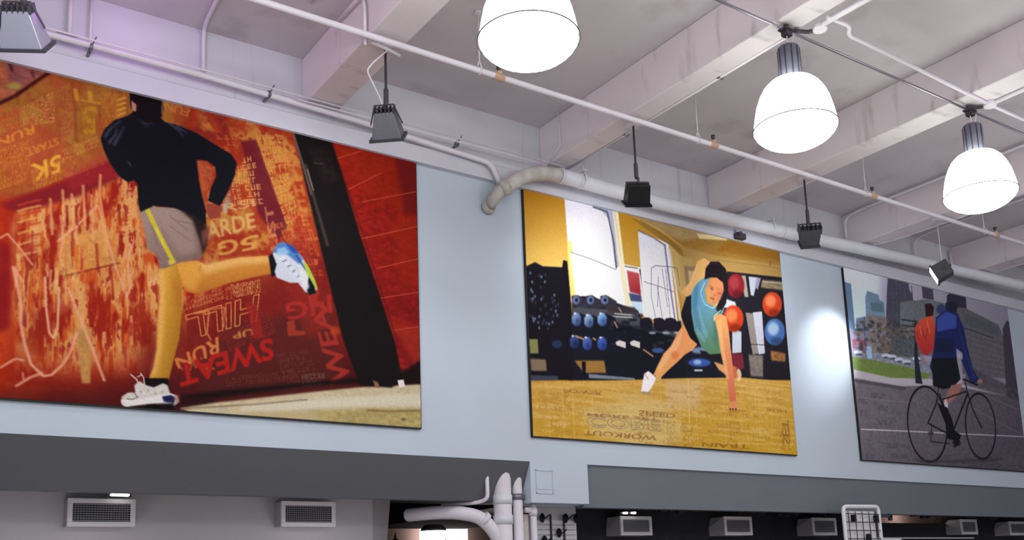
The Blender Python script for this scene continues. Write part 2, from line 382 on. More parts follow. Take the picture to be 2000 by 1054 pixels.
dz = [(6.25, 7.75, 5.94), (7.67, 7.75, 5.92), (9.6, 7.75, 5.968), (12.1, 7.69, 6.012), (15.1, 7.55, 6.012), (19, 7.37, 6.012)]
dp = thing('drain_duct', (9, 7.75, 5.9), 'wide white pipe with an elbow running above the gym poster', 'pipe')
el = arc((5.56, 7.80, 5.76), (5.76, 7.75, 5.93), (6.14, 7.75, 5.935), 10)
obj('pipe_run', MB().tube([(6.13, 7.75, 5.938)]+dz, .079, 24), 'duct', dp)
obj('elbow', MB().tube([(5.36, 7.955, 5.50), (5.365, 7.90, 5.57), (5.40, 7.85, 5.63), (5.47, 7.82, 5.69)]+el, [.05, .062, .068, .07]+[.076]*len(el), 20), 'grime', dp, label='grimy elbow bending into the wall')
obj('elbow_cap', MB().tube([(5.35, 7.99, 5.50), (5.352, 7.94, 5.51)], .075, 16).tube([(5.42, 7.84, 5.66), (5.50, 7.81, 5.70)], .083, 16), 'grime', dp)
for x, y, z, w in ((6.14, 7.75, 5.94, .012), (6.40, 7.75, 5.938, .02), (9.65, 7.75, 5.970, .02), (9.86, 7.745, 5.975, .012), (12.8, 7.657, 6.012, .02), (15.0, 7.555, 6.012, .02)):
    obj('coupling', MB().tube([(x-w, y, z), (x+w, y, z)], .0855, 24), 'duct', dp)
for x, z in ((6.42, 5.94), (9.45, 5.965)):
    st = MB().tube([(x, 7.66, z-.03), (x, 7.655, z+.03), (x, 7.70, z+.1)], .009, 6).box((x-.014, 7.66, z+.09), (x+.014, 7.995, z+.105)).tube([(x, 7.7, z+.09), (x, 7.7, 6.105 if z < 6 else z+.2)], .007, 6)
    obj('strap', st, 'pipe', dp)
obj('junction_box', MB().box((8.98, 7.86, 5.80), (9.13, 7.93, 5.87)).tube([(9.0, 7.86, 5.85), (9.0, 7.82, 5.85)], .02, 8), 'iron', None, 'small dark box under the wide white pipe above the gym poster', 'electrical box')

# ------------------------------------------------------------------ conduits on ceiling and beams
def conduit(path, r, label, m='pipe', rad=.06, straps=()):
    t = thing('ceiling_conduit', path[0], label, 'conduit')
    obj('tube', MB().tube(bend(path, rad), r, 8), m, t)
    for a, b in straps:
        obj('strap', MB().box(a, b), 'steel', t)
    return t
conduit([(2.39, 7.96, 6.16), (2.385, 7.96, 6.54), (2.36, 7.8, 6.555), (2.30, 6.8, 6.555), (2.2, 3.0, 6.555)], .018, 'white conduit bending from the wall onto the ceiling above the runner', rad=.1)
conduit([(1.30, 7.96, 6.16), (1.30, 7.96, 6.56)], .02, 'short upright white conduit beside the silver floodlight', straps=[((1.2, 7.93, 6.14), (1.36, 7.98, 6.16))])
conduit([(1.46, 7.96, 6.10), (1.46, 7.96, 6.56)], .014, 'thinner upright white conduit under the violet glow')
conduit([(3.28, 6.60, 5.99), (3.28, 6.60, 6.36), (3.28, 6.66, 6.46), (3.28, 7.2, 6.49)], .014, 'white conduit climbing the beam side above the grey finned floodlight', rad=.08)
conduit([(3.02, 6.0, 6.56), (3.02, 7.1, 6.56)], .014, 'short pale conduit on the ceiling beside the first beam')
conduit([(6.345, 7.92, 6.115), (6.345, 4.76, 6.115)], .017, 'long white conduit along the beam edge behind the black floodlight',
        straps=[((6.31, 6.9, 6.10), (6.38, 6.93, 6.14)), ((6.31, 5.6, 6.10), (6.38, 5.63, 6.14))])
conduit([(6.40, 4.55, 6.08), (6.42, 4.1, 6.08), (6.42, -4, 6.08)], .026, 'white pipe leaving the middle lamp towards the top edge')
conduit([(9.0, 7.92, 6.115), (9.0, 6.6, 6.115)], .017, 'white conduit along the beam edge above the dark grey floodlight')
conduit([(8.98, 4.58, 6.08), (8.96, -4, 6.08)], .022, 'white pipe leaving the right lamp towards the right edge')
conduit([(11.22, 7.9, 6.2), (11.22, 7.9, 6.50), (11.22, 7.6, 6.53), (11.22, 3, 6.53)], .018, 'white conduit bending off the wall left of the fourth beam', rad=.12)
conduit([(11.66, 6.0, 6.115), (11.66, 7.3, 6.115), (11.5, 7.85, 6.1), (11.3, 7.9, 6.19)], .018, 'curved white conduit under the beam by the tilted floodlight', rad=.2)
conduit([(12.9, 7.95, 6.2), (12.9, 7.95, 6.5), (12.9, 7.5, 6.54), (12.9, 3, 6.54)], .016, 'pale conduit bending onto the ceiling right of the tilted floodlight', rad=.1)
conduit([(14.30, 7.9, 6.16), (14.31, 7.7, 6.115), (14.31, 2, 6.115)], .02, 'white conduit along the beam beyond the cyclist poster', rad=.1)
conduit([(13.85, 7.95, 6.12), (13.85, 7.95, 6.5)], .022, 'upright pale pipe on the wall beyond the tilted floodlight')
# the row the lamps hang from
conduit([(-3, 4.72, 6.055), (21.9, 4.72, 6.055)], .011, 'dark bright-streaked conduit the high bay lamps hang from', m='chrome')
conduit([(6.36, 4.45, 6.085), (6.62, 4.42, 6.075), (6.72, 4.52, 6.075), (6.86, 4.52, 6.075), (8.9, 4.58, 6.085), (21.9, 4.6, 6.085)], .017, 'white tube with a kink running from the middle lamp to the right edge', rad=.08)
for x, lb in ((6.42, 'middle'), (8.97, 'right')):
    b = thing('junction_box', (x, 4.57, 6.05), 'round white junction box beside the %s high bay lamp' % lb, 'electrical box')
    obj('box_body', MB().lathe([(.055, 0), (.06, .01), (.06, .045), (.05, .05)], (x, 4.57, 6.05), 20), 'pipe', b)
    obj('box_elbow', MB().tube(bend([(x, 4.57, 6.07), (x-.02, 4.66, 6.075), (x-.16, 4.71, 6.07)], .05), .017, 8), 'iron', b)
for x, y, lb in ((9.55, 5.35, 'between the middle and right lamps'), (12.0, 6.9, 'beyond the right lamp')):
    b = thing('ceiling_speaker', (x, y, 6.5), 'small dark ceiling fitting %s' % lb, 'ceiling fitting')
    obj('fitting_base', MB().lathe([(.03, .0), (.05, .01), (.05, .04), (.04, .076)], (x, y, 6.5), 16), 'iron', b)
    obj('fitting_arm', MB().tube([(x, y, 6.52), (x+.12, y-.05, 6.50)], .012, 6), 'pipe', b)

# ------------------------------------------------------------------ air vents
def vent(x0, x1, z0, z1, label, y=9.0, deep=.22, flare=0., rows=8):
    t = thing('air_vent', ((x0+x1)/2, y, z0), label, 'air vent', 'air vents along the rear wall')
    obj('duct_box', MB().hull8([(x0+.005, y+.02, z0+.003), (x1-.005, y+.02, z0+.003), (x1-.005, y+deep+flare, z0+.003), (x0+.005-flare*.4, y+deep+flare, z0+.003),
                                (x0+.005, y+.02, z1-.003), (x1-.005, y+.02, z1-.003), (x1-.005, y+deep, z1-.003), (x0+.005, y+deep, z1-.003)]), 'ventside', t)
    f = .042
    m = MB().box((x0, y, z0), (x1, y+.02, z0+f)).box((x0, y, z1-f), (x1, y+.02, z1)).box((x0, y, z0+f), (x0+f, y+.02, z1-f)).box((x1-f, y, z0+f), (x1, y+.02, z1-f))
    obj('frame', m, 'vent', t, bevel=.004)
    g = MB(); n = rows
    for k in range(n):
        zz = z0+f+(z1-z0-2*f)*(k+.5)/n; g.hull8([(x0+f, y+.004, zz-.004), (x1-f, y+.004, zz-.004), (x1-f, y+.016, zz+.002), (x0+f, y+.016, zz+.002),
                                                  (x0+f, y+.004, zz), (x1-f, y+.004, zz), (x1-f, y+.016, zz+.006), (x0+f, y+.016, zz+.006)])
    nv = int((x1-x0-2*f)/.022)
    for k in range(1, nv):
        xx = x0+f+(x1-x0-2*f)*k/nv; g.box((xx-.0018, y+.012, z0+f), (xx+.0018, y+.017, z1-f))
    obj('grille', g, 'ventside', t, kind='stuff')
    obj('backing', MB().box((x0+f*.9, y+.017, z0+f*.9), (x1-f*.9, y+.0195, z1-f*.9)), 'slot', t)
VENTS = [(1.632, 2.189, 2.272, 2.514, 'leftmost wide air vent under the runner poster', .2, 0), (3.534, 4.097, 2.284, 2.53, 'air vent under the bright pavement of the runner poster', .2, 0),
         (7.80, 8.309, 2.204, 2.437, 'air vent just right of the white column head, under the gym poster', .25, .1), (9.582, 10.109, 2.207, 2.455, 'air vent below the lower right corner of the gym poster', .25, .2),
         (11.348, 11.877, 2.209, 2.459, 'air vent immediately left of the white grid panel', .25, .25), (15.043, 15.512, 2.23, 2.475, 'small air vent right of the pink rear wall', .22, .25),
         (16.498, 17.05, 2.216, 2.455, 'last air vent, cut off by the right edge', .22, .25)]
for x0, x1, z0, z1, lb, dp_, fl in VENTS:
    vent(x0, x1, z0, z1, lb, deep=dp_, flare=fl)
for (x0, x1, z0), lb in (((1.96, 2.12, 2.53), 'small lit lamp peeping out above the leftmost air vent'), ((7.80, 7.88, 2.455), 'left of two tiny lit lamps above the vent by the column head'),
                         ((7.93, 8.01, 2.458), 'right of two tiny lit lamps above the vent by the column head')):
    t = thing('small_lamp', ((x0+x1)/2, 8.95, z0), lb, 'lamp')
    obj('bulb', MB().tube([(x0, 8.95, z0+.012), (x0+.01, 8.95, z0+.012), (x1-.01, 8.95, z0+.014), (x1, 8.95, z0+.014)], [.005, .012, .014, .006], 12), 'glow', t)
    obj('lamp_holder', MB().box((x0-.02, 8.97, z0-.0), (x1+.02, 9.0, z0+.03)), 'iron', t)

# ------------------------------------------------------------------ standpipes by the column head
t = thing('standpipe', (5.52, 8.15, 0), 'thick white standpipe rising into the grey soffit', 'pipe')
obj('pipe_run', MB().tube([(5.52, 8.15, 0), (5.52, 8.15, 2.86)], .092, 24), 'pipe', t)
for z in (2.50, 2.30, 1.9):
    obj('coupling', MB().tube([(5.52, 8.15, z-.045), (5.52, 8.15, z+.045)], .100, 24), 'duct', t)
bp = bend([(5.5, 8.17, 2.06), (5.40, 8.18, 2.22), (5.27, 8.2, 2.335), (5.08, 8.30, 2.38), (4.95, 8.5, 2.395), (4.86, 8.9, 2.40)], .12)
obj('branch', MB().tube(bp, .068, 18), 'pipe', t, label='curved white branch pipe')
obj('branch_coupling', MB().tube([(5.30, 8.195, 2.325), (5.34, 8.19, 2.29)], .078, 18), 'duct', t)
t = thing('standpipe', (5.69, 8.13, 0), 'slimmer white standpipe with a clamp, beside the thick standpipe', 'pipe')
obj('pipe_run', MB().tube([(5.69, 8.13, 0), (5.69, 8.13, 2.84)], .052, 20), 'pipe', t)
obj('clamp', MB().tube([(5.69, 8.13, 2.50), (5.69, 8.13, 2.56)], .058, 20).box((5.74, 8.10, 2.51), (5.77, 8.16, 2.55)), 'steel', t)
t = thing('standpipe', (5.875, 8.12, 0), 'thin white standpipe directly under the column head', 'pipe')
obj('pipe_run', MB().tube([(5.875, 8.12, 0), (5.875, 8.12, 2.46)], .034, 16), 'pipe', t)
obj('tee', MB().tube([(5.875, 8.12, 2.34), (5.875, 8.12, 2.42)], .042, 16).tube([(5.875, 8.12, 2.40), (5.78, 8.14, 2.40)], .03, 12), 'pipe', t)
obj('drop', MB().tube([(5.81, 8.2, 0), (5.81, 8.2, 2.36)], .05, 16), 'grime', t, label='grey pipe behind')
obj('small_conduit', MB().tube(bend([(5.31, 8.1, 2.76), (5.31, 8.1, 2.50), (5.25, 8.18, 2.47), (5.02, 8.5, 2.465)], .05), .02, 12), 'pipe', None, 'slim bent white conduit left of the thick standpipe', 'conduit')

# ------------------------------------------------------------------ slatwall and grid panels
t = thing('slatwall_panel', (6.52, 8.62, 0), 'white slatwall panel with black hooks under the column head', 'display panel')
obj('panel', MB().box((6.20, 8.62, 0), (6.82, 8.66, 2.50)), 'slat', t)
for k in range(16):
    z = 2.34-k*.055
    obj('slat', MB().box((6.24, 8.595, z-.046), (6.80, 8.62, z)), 'slat', t, bevel=.003)
for x in (6.44, 6.62):
    obj('upright', MB().box((x-.008, 8.575, 1.2), (x+.008, 8.594, 2.40)), 'iron', t)
for x, z in ((6.31, 2.36), (6.63, 2.36), (6.77, 2.36), (6.53, 2.20), (6.33, 2.12)):
    obj('hook', MB().tube(bend([(x, 8.60, z), (x, 8.50, z-.01), (x+.02, 8.45, z+.03)], .03), .008, 6).lathe([(.012, -.05), (.03, -.01), (.03, .02), (.012, .05)], (x, 8.56, z), 10), 'black', t)
t = thing('grid_panel', (10.8, 7.8, 0), 'white-framed black wire grid panel standing before the grey soffit', 'display panel')
fr = MB().tube(bend([(10.45, 7.8, 0), (10.45, 7.8, 2.49), (11.17, 7.8, 2.50), (11.17, 7.8, 0)], .07), .026, 10)
obj('frame', fr, 'slat', t)
obj('backing', MB().box((10.49, 7.83, 0), (11.12, 7.86, 2.44)), 'slat', t)
for k in range(5):
    x = 10.53+k*.14
    obj('wire', MB().tube([(x, 7.79, .1), (x, 7.79, 2.43)], .006, 6), 'iron', t)
for k in range(7):
    z = 2.40-k*.105
    obj('wire', MB().tube([(10.47, 7.785, z), (11.16, 7.785, z)], .006, 6), 'iron', t)
for x, z in ((10.58, 2.34), (11.04, 2.34), (10.85, 2.1)):
    obj('hook', MB().box((x-.02, 7.72, z-.045), (x+.02, 7.785, z+.045)), 'black', t, bevel=.008)
obj('bracket_arm', MB().box((11.19, 7.86, 2.37), (11.55, 7.9, 2.40)).box((11.5, 7.86, 2.33), (11.55, 7.9, 2.42)), 'iron', t)
obj('wall_shelf', MB().box((11.2, 8.0, 2.06), (11.9, 8.25, 2.10)), 'slat', None, 'white shelf end beside the wire grid panel', 'shelf')
t = thing('sign_bar', (14.2, 8.9, 2.1), 'long pale rail below the small air vents on the right', 'rail')
obj('rail', MB().box((12.2, 8.9, 2.155), (15.2, 8.95, 2.175)), 'slat', t)
obj('lime_ball', MB().lathe([(.01, -.06), (.05, -.035), (.07, 0), (.05, .035), (.01, .06)], (13.2, 8.85, 2.07), 16), 'lime', None, 'lime yellow ball at the bottom edge by the rail', 'ball')

# ------------------------------------------------------------------ back room seen through the gap
t = thing('window_light', (8.2, 14.6, 2.2), 'blown-out bright window seen through the gap left of the standpipes', 'window')
obj('glass', MB().box((8.40, 14.95, 2.30), (9.35, 15.0, 2.82)), 'window', t)
obj('window_frame', MB().box((8.35, 14.9, 2.25), (9.4, 15.05, 2.30)).box((8.86, 14.93, 2.30), (8.89, 14.96, 2.82)), 'vent', t)
t = thing('pendant_lamp', (7.62, 13, 2.4), 'dark-capped glowing pendant lamp in the back room', 'lamp')
obj('cap', MB().lathe([(.20, .20), (.19, .24), (.14, .29), (.04, .30)], (7.52, 13, 2.33), 24), 'iron', t)
obj('globe', MB().lathe([(.03, .0), (.14, .03), (.20, .10), (.205, .20), (.1, .2)], (7.52, 13, 2.33), 24), 'glow', t)
t = thing('shelf_unit', (7.2, 12.0, 0), 'red-brown shelf top with a small finial in the back room', 'shelf')
obj('shelf_body', MB().box((6.2, 12.2, 0), (7.9, 12.6, 2.31)), 'brown', t)
obj('finial', MB().lathe([(.05, 0), (.04, .05), (.015, .08), (.01, .14)], (6.50, 12.3, 2.31), 10), 'brown', t)
obj('rear_bay_post', MB().box((7.35, 10.5, 0), (8.1, 10.7, 2.70)), 'charcoal', None, 'dark post behind the standpipes in the back room', 'post')
# clutter under the rear ceiling on the right
random.seed(4)
t = thing('rear_pipework', (11, 9.0, 2.5), 'dark cluttered pipework in the shadow gap above the right-hand vents', 'pipework', kind='stuff')
pm = MB()
for k in range(60):
    x = random.uniform(8.3, 20); z = random.uniform(2.50, 2.62); a = random.uniform(.03, .12)
    pm.box((x, 9.05, z-.03), (x+a, 9.1, z+random.uniform(-.01, .03)))
obj('fittings', pm, 'iron', t, kind='stuff')
G1, G2, G3 = 1.0, 1.12, 1.9

# ------------------------------------------------------------------ the three printed posters
# The prints are painted here, point by point, on a flat sheet lying on the wall.
# Points of the artwork are given as measured on the photograph and carried onto the sheet's own plane.
PY = 7.965
def onwall(x, y):
    d = RIGHT*((x-PCX)/FPX) - UP*((y-PCY)/FPX) + FWD
    d *= PY/d.y
    return d.x, d.z+EYE
_glyph = {}
def glyphs(text):
    """triangles of a line of text in the built-in font, in a unit box"""
    if text in _glyph: return _glyph[text]
    cu = bpy.data.curves.new('t', 'FONT'); cu.body = text; cu.resolution_u = 3; cu.offset = .022
    ob = bpy.data.objects.new('t', cu); S.collection.objects.link(ob)
    bpy.context.view_layer.update()
    me = ob.evaluated_get(bpy.context.evaluated_depsgraph_get()).to_mesh(); me.calc_loop_triangles()
    V = np.array([v.co[:2] for v in me.vertices]); T = np.array([t.vertices[:] for t in me.loop_triangles])
    E = {}
    for t in T:
        for a, b in ((t[0], t[1]), (t[1], t[2]), (t[2], t[0])):
            k = (min(a, b), max(a, b)); E[k] = E.get(k, 0)+1
    E = [k for k, c in E.items() if c == 1]
    ob.evaluated_get(bpy.context.evaluated_depsgraph_get()).to_mesh_clear()
    bpy.data.objects.remove(ob); bpy.data.curves.remove(cu)
    lo, hi = V.min(0), V.max(0); V = (V-lo)/(hi-lo)
    _glyph[text] = (V, T, E); return _glyph[text]

class Sheet:
    def __init__(s, x0, x1, z0, z1, base, ppm=300):
        s.x0, s.x1, s.z0, s.z1, s.k = x0, x1, z0, z1, ppm
        s.W, s.H = int((x1-x0)*ppm), int((z1-z0)*ppm)
        s.A = np.zeros((s.H, s.W, 3), np.float32); s.A[:] = base
        s.rng = np.random.RandomState(7)
        # photograph coordinates of every sheet point, for broad washes of colour
        X, Z = np.meshgrid(x0+(np.arange(s.W)+.5)/ppm, z0+(np.arange(s.H)+.5)/ppm)
        P = np.stack([X, np.full_like(X, PY), Z-EYE], -1)
        r, u, f = (P @ np.array(a) for a in (RIGHT, UP, FWD))
        s.PX, s.PYY = PCX+FPX*r/f, PCY-FPX*u/f
    def m(s, pts):
        return np.array([((X-s.x0)*s.k, (Z-s.z0)*s.k) for X, Z in (onwall(*p) for p in pts)])
    def _mask(s, Q, soft):
        pad = int(soft*2+2)
        lo = np.floor(Q.min(0)).astype(int)-pad; hi = np.ceil(Q.max(0)).astype(int)+pad
        a0, b0 = max(lo[0], 0), max(lo[1], 0); a1, b1 = min(hi[0], s.W), min(hi[1], s.H)
        if a1 <= a0 or b1 <= b0: return None
        gx, gy = np.meshgrid(np.arange(a0, a1)+.5, np.arange(b0, b1)+.5)
        ins = np.zeros(gx.shape, bool); n = len(Q)
        for i in range(n):
            x1, y1 = Q[i]; x2, y2 = Q[(i+1) % n]
            if y1 == y2: continue
            c = ((y1 > gy) != (y2 > gy)) & (gx < (x2-x1)*(gy-y1)/(y2-y1)+x1)
            ins ^= c
        mk = s.blur(ins.astype(np.float32), soft)
        return (slice(b0, b1), slice(a0, a1)), mk
    def blur(s, a, r):
        r = int(round(r))
        if r < 1: return a
        for ax in (0, 1):
            for _ in range(2):
                pad = [(0, 0)]*a.ndim; pad[ax] = (r+1, r)
                c = np.cumsum(np.pad(a, pad, mode='edge'), axis=ax, dtype=np.float64)
                n = a.shape[ax]
                a = ((np.take(c, range(2*r+1, 2*r+1+n), ax)-np.take(c, range(0, n), ax))/(2*r+1)).astype(np.float32)
        return a
    def put(s, sl, mk, col, al):
        col = np.asarray(col, np.float32); mk = mk*al
        s.A[sl] = s.A[sl]*(1-mk[..., None])+(col if col.ndim == 3 else col[None, None])*mk[..., None]
    def fill(s, pts, col, al=1., soft=1, col2=None, g=None, noise=0, raw=False):
        """g=((x,y),(x,y)): blends col to col2 between two points"""
        Q = np.array(pts, float) if raw else s.m(pts)
        r = s._mask(Q, soft)
        if r is None: return
        sl, mk = r; c = np.array(col, np.float32)
        if col2 is not None:
            (ax, ay), (bx, by) = g; X, Y = s.PX[sl], s.PYY[sl]
            t = np.clip(((X-ax)*(bx-ax)+(Y-ay)*(by-ay))/((bx-ax)**2+(by-ay)**2), 0, 1)[..., None]
            c = c*(1-t)+np.array(col2, np.float32)*t
        if noise:
            c = np.broadcast_to(c, mk.shape+(3,))*(1+noise*(s.noise(14, 9, 4)[sl]-.5)[..., None]*2)
        s.put(sl, mk, c, al)
    def noise(s, cx, cy, octv=3, seed=None):
        """value noise in 0..1 with cells cx, cy sheet pixels wide and high"""
        R = s.rng if seed is None else np.random.RandomState(seed)
        out = np.zeros((s.H, s.W), np.float32); amp = 1; tot = 0
        for o in range(octv):
            w, h = max(2, int(s.W/cx*2**o)+2), max(2, int(s.H/cy*2**o)+2)
            w, h = min(w, s.W), min(h, s.H)
            G = R.rand(h, w).astype(np.float32)
            yi = np.linspace(0, h-1.001, s.H); xi = np.linspace(0, w-1.001, s.W)
            y0 = yi.astype(int); x0 = xi.astype(int); fy = (yi-y0)[:, None]; fx = (xi-x0)[None]
            fy = fy*fy*(3-2*fy); fx = fx*fx*(3-2*fx)
            out += amp*((G[y0][:, x0]*(1-fx)+G[y0][:, x0+1]*fx)*(1-fy)+(G[y0+1][:, x0]*(1-fx)+G[y0+1][:, x0+1]*fx)*fy)
            tot += amp; amp *= .55
        return out/tot
    def stroke(s, pts, w, col, al=1., soft=1, w2=None):
        P = s.m(pts); w2 = w if w2 is None else w2; n = len(P)-1
        for i in range(n):
            a, b = P[i], P[i+1]; d = b-a; L = np.hypot(*d)
            if L < .01: continue
            nrm = np.array([-d[1], d[0]])/L*.5*s.k/235; wa = w+(w2-w)*i/n; wb = w+(w2-w)*(i+1)/n
            e = d/L*.3
            s.fill([a-e+nrm*wa, b+e+nrm*wb, b+e-nrm*wb, a-e-nrm*wa], col, al, soft, raw=True)
    def ell(s, x, y, rx, ry, col, al=1., soft=1, rot=0, **k):
        c, d = math.cos(rot), math.sin(rot)
        s.fill([(x+rx*math.cos(t)*c-ry*math.sin(t)*d, y+rx*math.cos(t)*d+ry*math.sin(t)*c) for t in [i*math.pi/12 for i in range(24)]], col, al, soft, **k)
    def _map(s, V, q):
        q = np.array(q, float); u, v = V[:, :1], V[:, 1:]      # q: start-bottom, end-bottom, end-top, start-top of the text as it reads
        return q[0]*(1-u)*(1-v)+q[1]*u*(1-v)+q[2]*u*v+q[3]*(1-u)*v
    def text(s, t, q, col, al=1., soft=1, outline=0):
        V, T, E = glyphs(t); P = s._map(V, q)
        if outline:
            for a, b in E: s.stroke([P[a], P[b]], outline, col, al, 0)
            return
        Q = s.m(P); lo = np.floor(Q.min(0)).astype(int)-3; hi = np.ceil(Q.max(0)).astype(int)+3
        a0, b0 = max(lo[0], 0), max(lo[1], 0); a1, b1 = min(hi[0], s.W), min(hi[1], s.H)
        if a1 <= a0 or b1 <= b0: return
        M_ = np.zeros((b1-b0, a1-a0), bool)
        for tri in T:
            p = Q[tri]-(a0, b0); l = np.maximum(np.floor(p.min(0)).astype(int), 0); h = np.minimum(np.ceil(p.max(0)).astype(int)+1, (a1-a0, b1-b0))
            if h[0] <= l[0] or h[1] <= l[1]: continue
            gx, gy = np.meshgrid(np.arange(l[0], h[0])+.5, np.arange(l[1], h[1])+.5)
            e = [(p[(i+1) % 3][0]-p[i][0])*(gy-p[i][1])-(p[(i+1) % 3][1]-p[i][1])*(gx-p[i][0]) for i in range(3)]
            M_[l[1]:h[1], l[0]:h[0]] |= ((e[0] >= 0) & (e[1] >= 0) & (e[2] >= 0)) | ((e[0] <= 0) & (e[1] <= 0) & (e[2] <= 0))
        s.put((slice(b0, b1), slice(a0, a1)), s.blur(M_.astype(np.float32), soft), col, al)
    def lines(s, q, rows, col, al=.7, dens=.85, thick=.26):
        """rows of small print too fine to read: block-letter-like strokes in each row"""
        q = np.array(q, float)
        def P(u, v): return q[0]*(1-u)*(1-v)+q[1]*u*(1-v)+q[2]*u*v+q[3]*(1-u)*v
        L = np.hypot(*(q[1]-q[0])); H = np.hypot(*(q[3]-q[0]))/rows
        def bar(u0, u1, v0, v1): s.fill([P(u0, v0), P(u1, v0), P(u1, v1), P(u0, v1)], col, al, 0)
        for r in range(rows):
            u = 0; h = 1/rows; sc = s.rng.uniform(.5, .9); w = max(2.2, H*sc)/L; t = w*thick; vt = h*.2
            lo, hi = (r+.1)*h, (r+.88)*h
            while u+w < 1:
                if s.rng.rand() < dens:
                    k = s.rng.randint(6)
                    if k != 4: bar(u, u+t, lo, hi)
                    if k in (0, 1): bar(u+w*.55, u+w*.55+t, lo, hi)
                    if k in (1, 2, 5): bar(u, u+w*.75, hi-vt, hi)
                    if k in (2, 3, 5): bar(u, u+w*.75, lo, lo+vt)
                    if k in (0, 2): bar(u, u+w*.7, (lo+hi)/2-vt/2, (lo+hi)/2+vt/2)
                    if k == 4: bar(u+w*.3, u+w*.3+t, lo, hi); bar(u, u+w*.8, hi-vt, hi)
                u += w
    def wash(s, mask, col, al=1.):
        s.put((slice(0, s.H), slice(0, s.W)), mask.astype(np.float32), col, al)
    def inside(s, pts, soft=2):
        full = np.zeros((s.H, s.W), np.float32); r = s._mask(s.m(pts), soft)
        if r: full[r[0]] = r[1]
        return full
    def bake(s, name, gain):
        # seen colour -> ink colour: divided by how brightly the wall is lit
        s.A = s.blur(s.A, 1) if s.k > 310 else (s.A+s.blur(s.A, 1))/2
        s.A = s.A*(1+.10*(s.noise(3, 3, 2)-.5)[..., None])
        A = np.clip(s.A, 0, 255)/255.
        A = np.where(A <= .04045, A/12.92, ((A+.055)/1.055)**2.4)*gain-.004
        A = np.clip(A, 0, .92); A = np.where(A <= .0031308, A*12.92, 1.055*A**(1/2.4)-.055)
        im = bpy.data.images.new(name, s.W, s.H); buf = np.ones((s.H, s.W, 4), np.float32); buf[..., :3] = A
        im.pixels.foreach_set(buf.ravel()); im.pack()
        return im

def poster(s, name, label, im, x1=None):
    t = thing(name, ((s.x0+s.x1)/2, 8, s.z0), label, 'poster')
    obj('backing_board', MB().box((s.x0-.012, PY+.004, s.z0-.012), (s.x1+.008, 7.996, s.z1+.012)), 'edge', t)
    me = bpy.data.meshes.new('print')
    c = Vector(((s.x0+s.x1)/2, PY, (s.z0+s.z1)/2)); w, h = (s.x1-s.x0)/2, (s.z1-s.z0)/2
    me.from_pydata([(-w, 0, -h), (w, 0, -h), (w, 0, h), (-w, 0, h), (-w, .004, -h), (w, .004, -h), (w, .004, h), (-w, .004, h)], [],
                   [(0, 1, 2, 3), (5, 4, 7, 6), (4, 5, 1, 0), (1, 5, 6, 2), (3, 2, 6, 7), (4, 0, 3, 7)])
    uv = me.uv_layers.new(name='uv')
    for l in me.loops:
        v = me.vertices[l.vertex_index].co; uv.data[l.index].uv = ((v.x+w)/2/w, (v.z+h)/2/h)
    m = bpy.data.materials.new(name+'_print'); m.use_nodes = True; b = m.node_tree.nodes['Principled BSDF']
    b.inputs['Roughness'].default_value = .7; b.inputs['Specular IOR Level'].default_value = .08
    n = m.node_tree.nodes.new('ShaderNodeTexImage'); n.image = im; n.extension = 'EXTEND'
    m.node_tree.links.new(n.outputs['Color'], b.inputs['Base Color'])
    me.materials.append(m); o = bpy.data.objects.new('print', me); S.collection.objects.link(o); place(o, c, t)
    return t

ZB, ZT = EYE+.1932*PY, EYE+.531*PY
def smooth(a, lo, hi): 
    t = np.clip((a-lo)/(hi-lo), 0, 1); return t*t*(3-2*t)

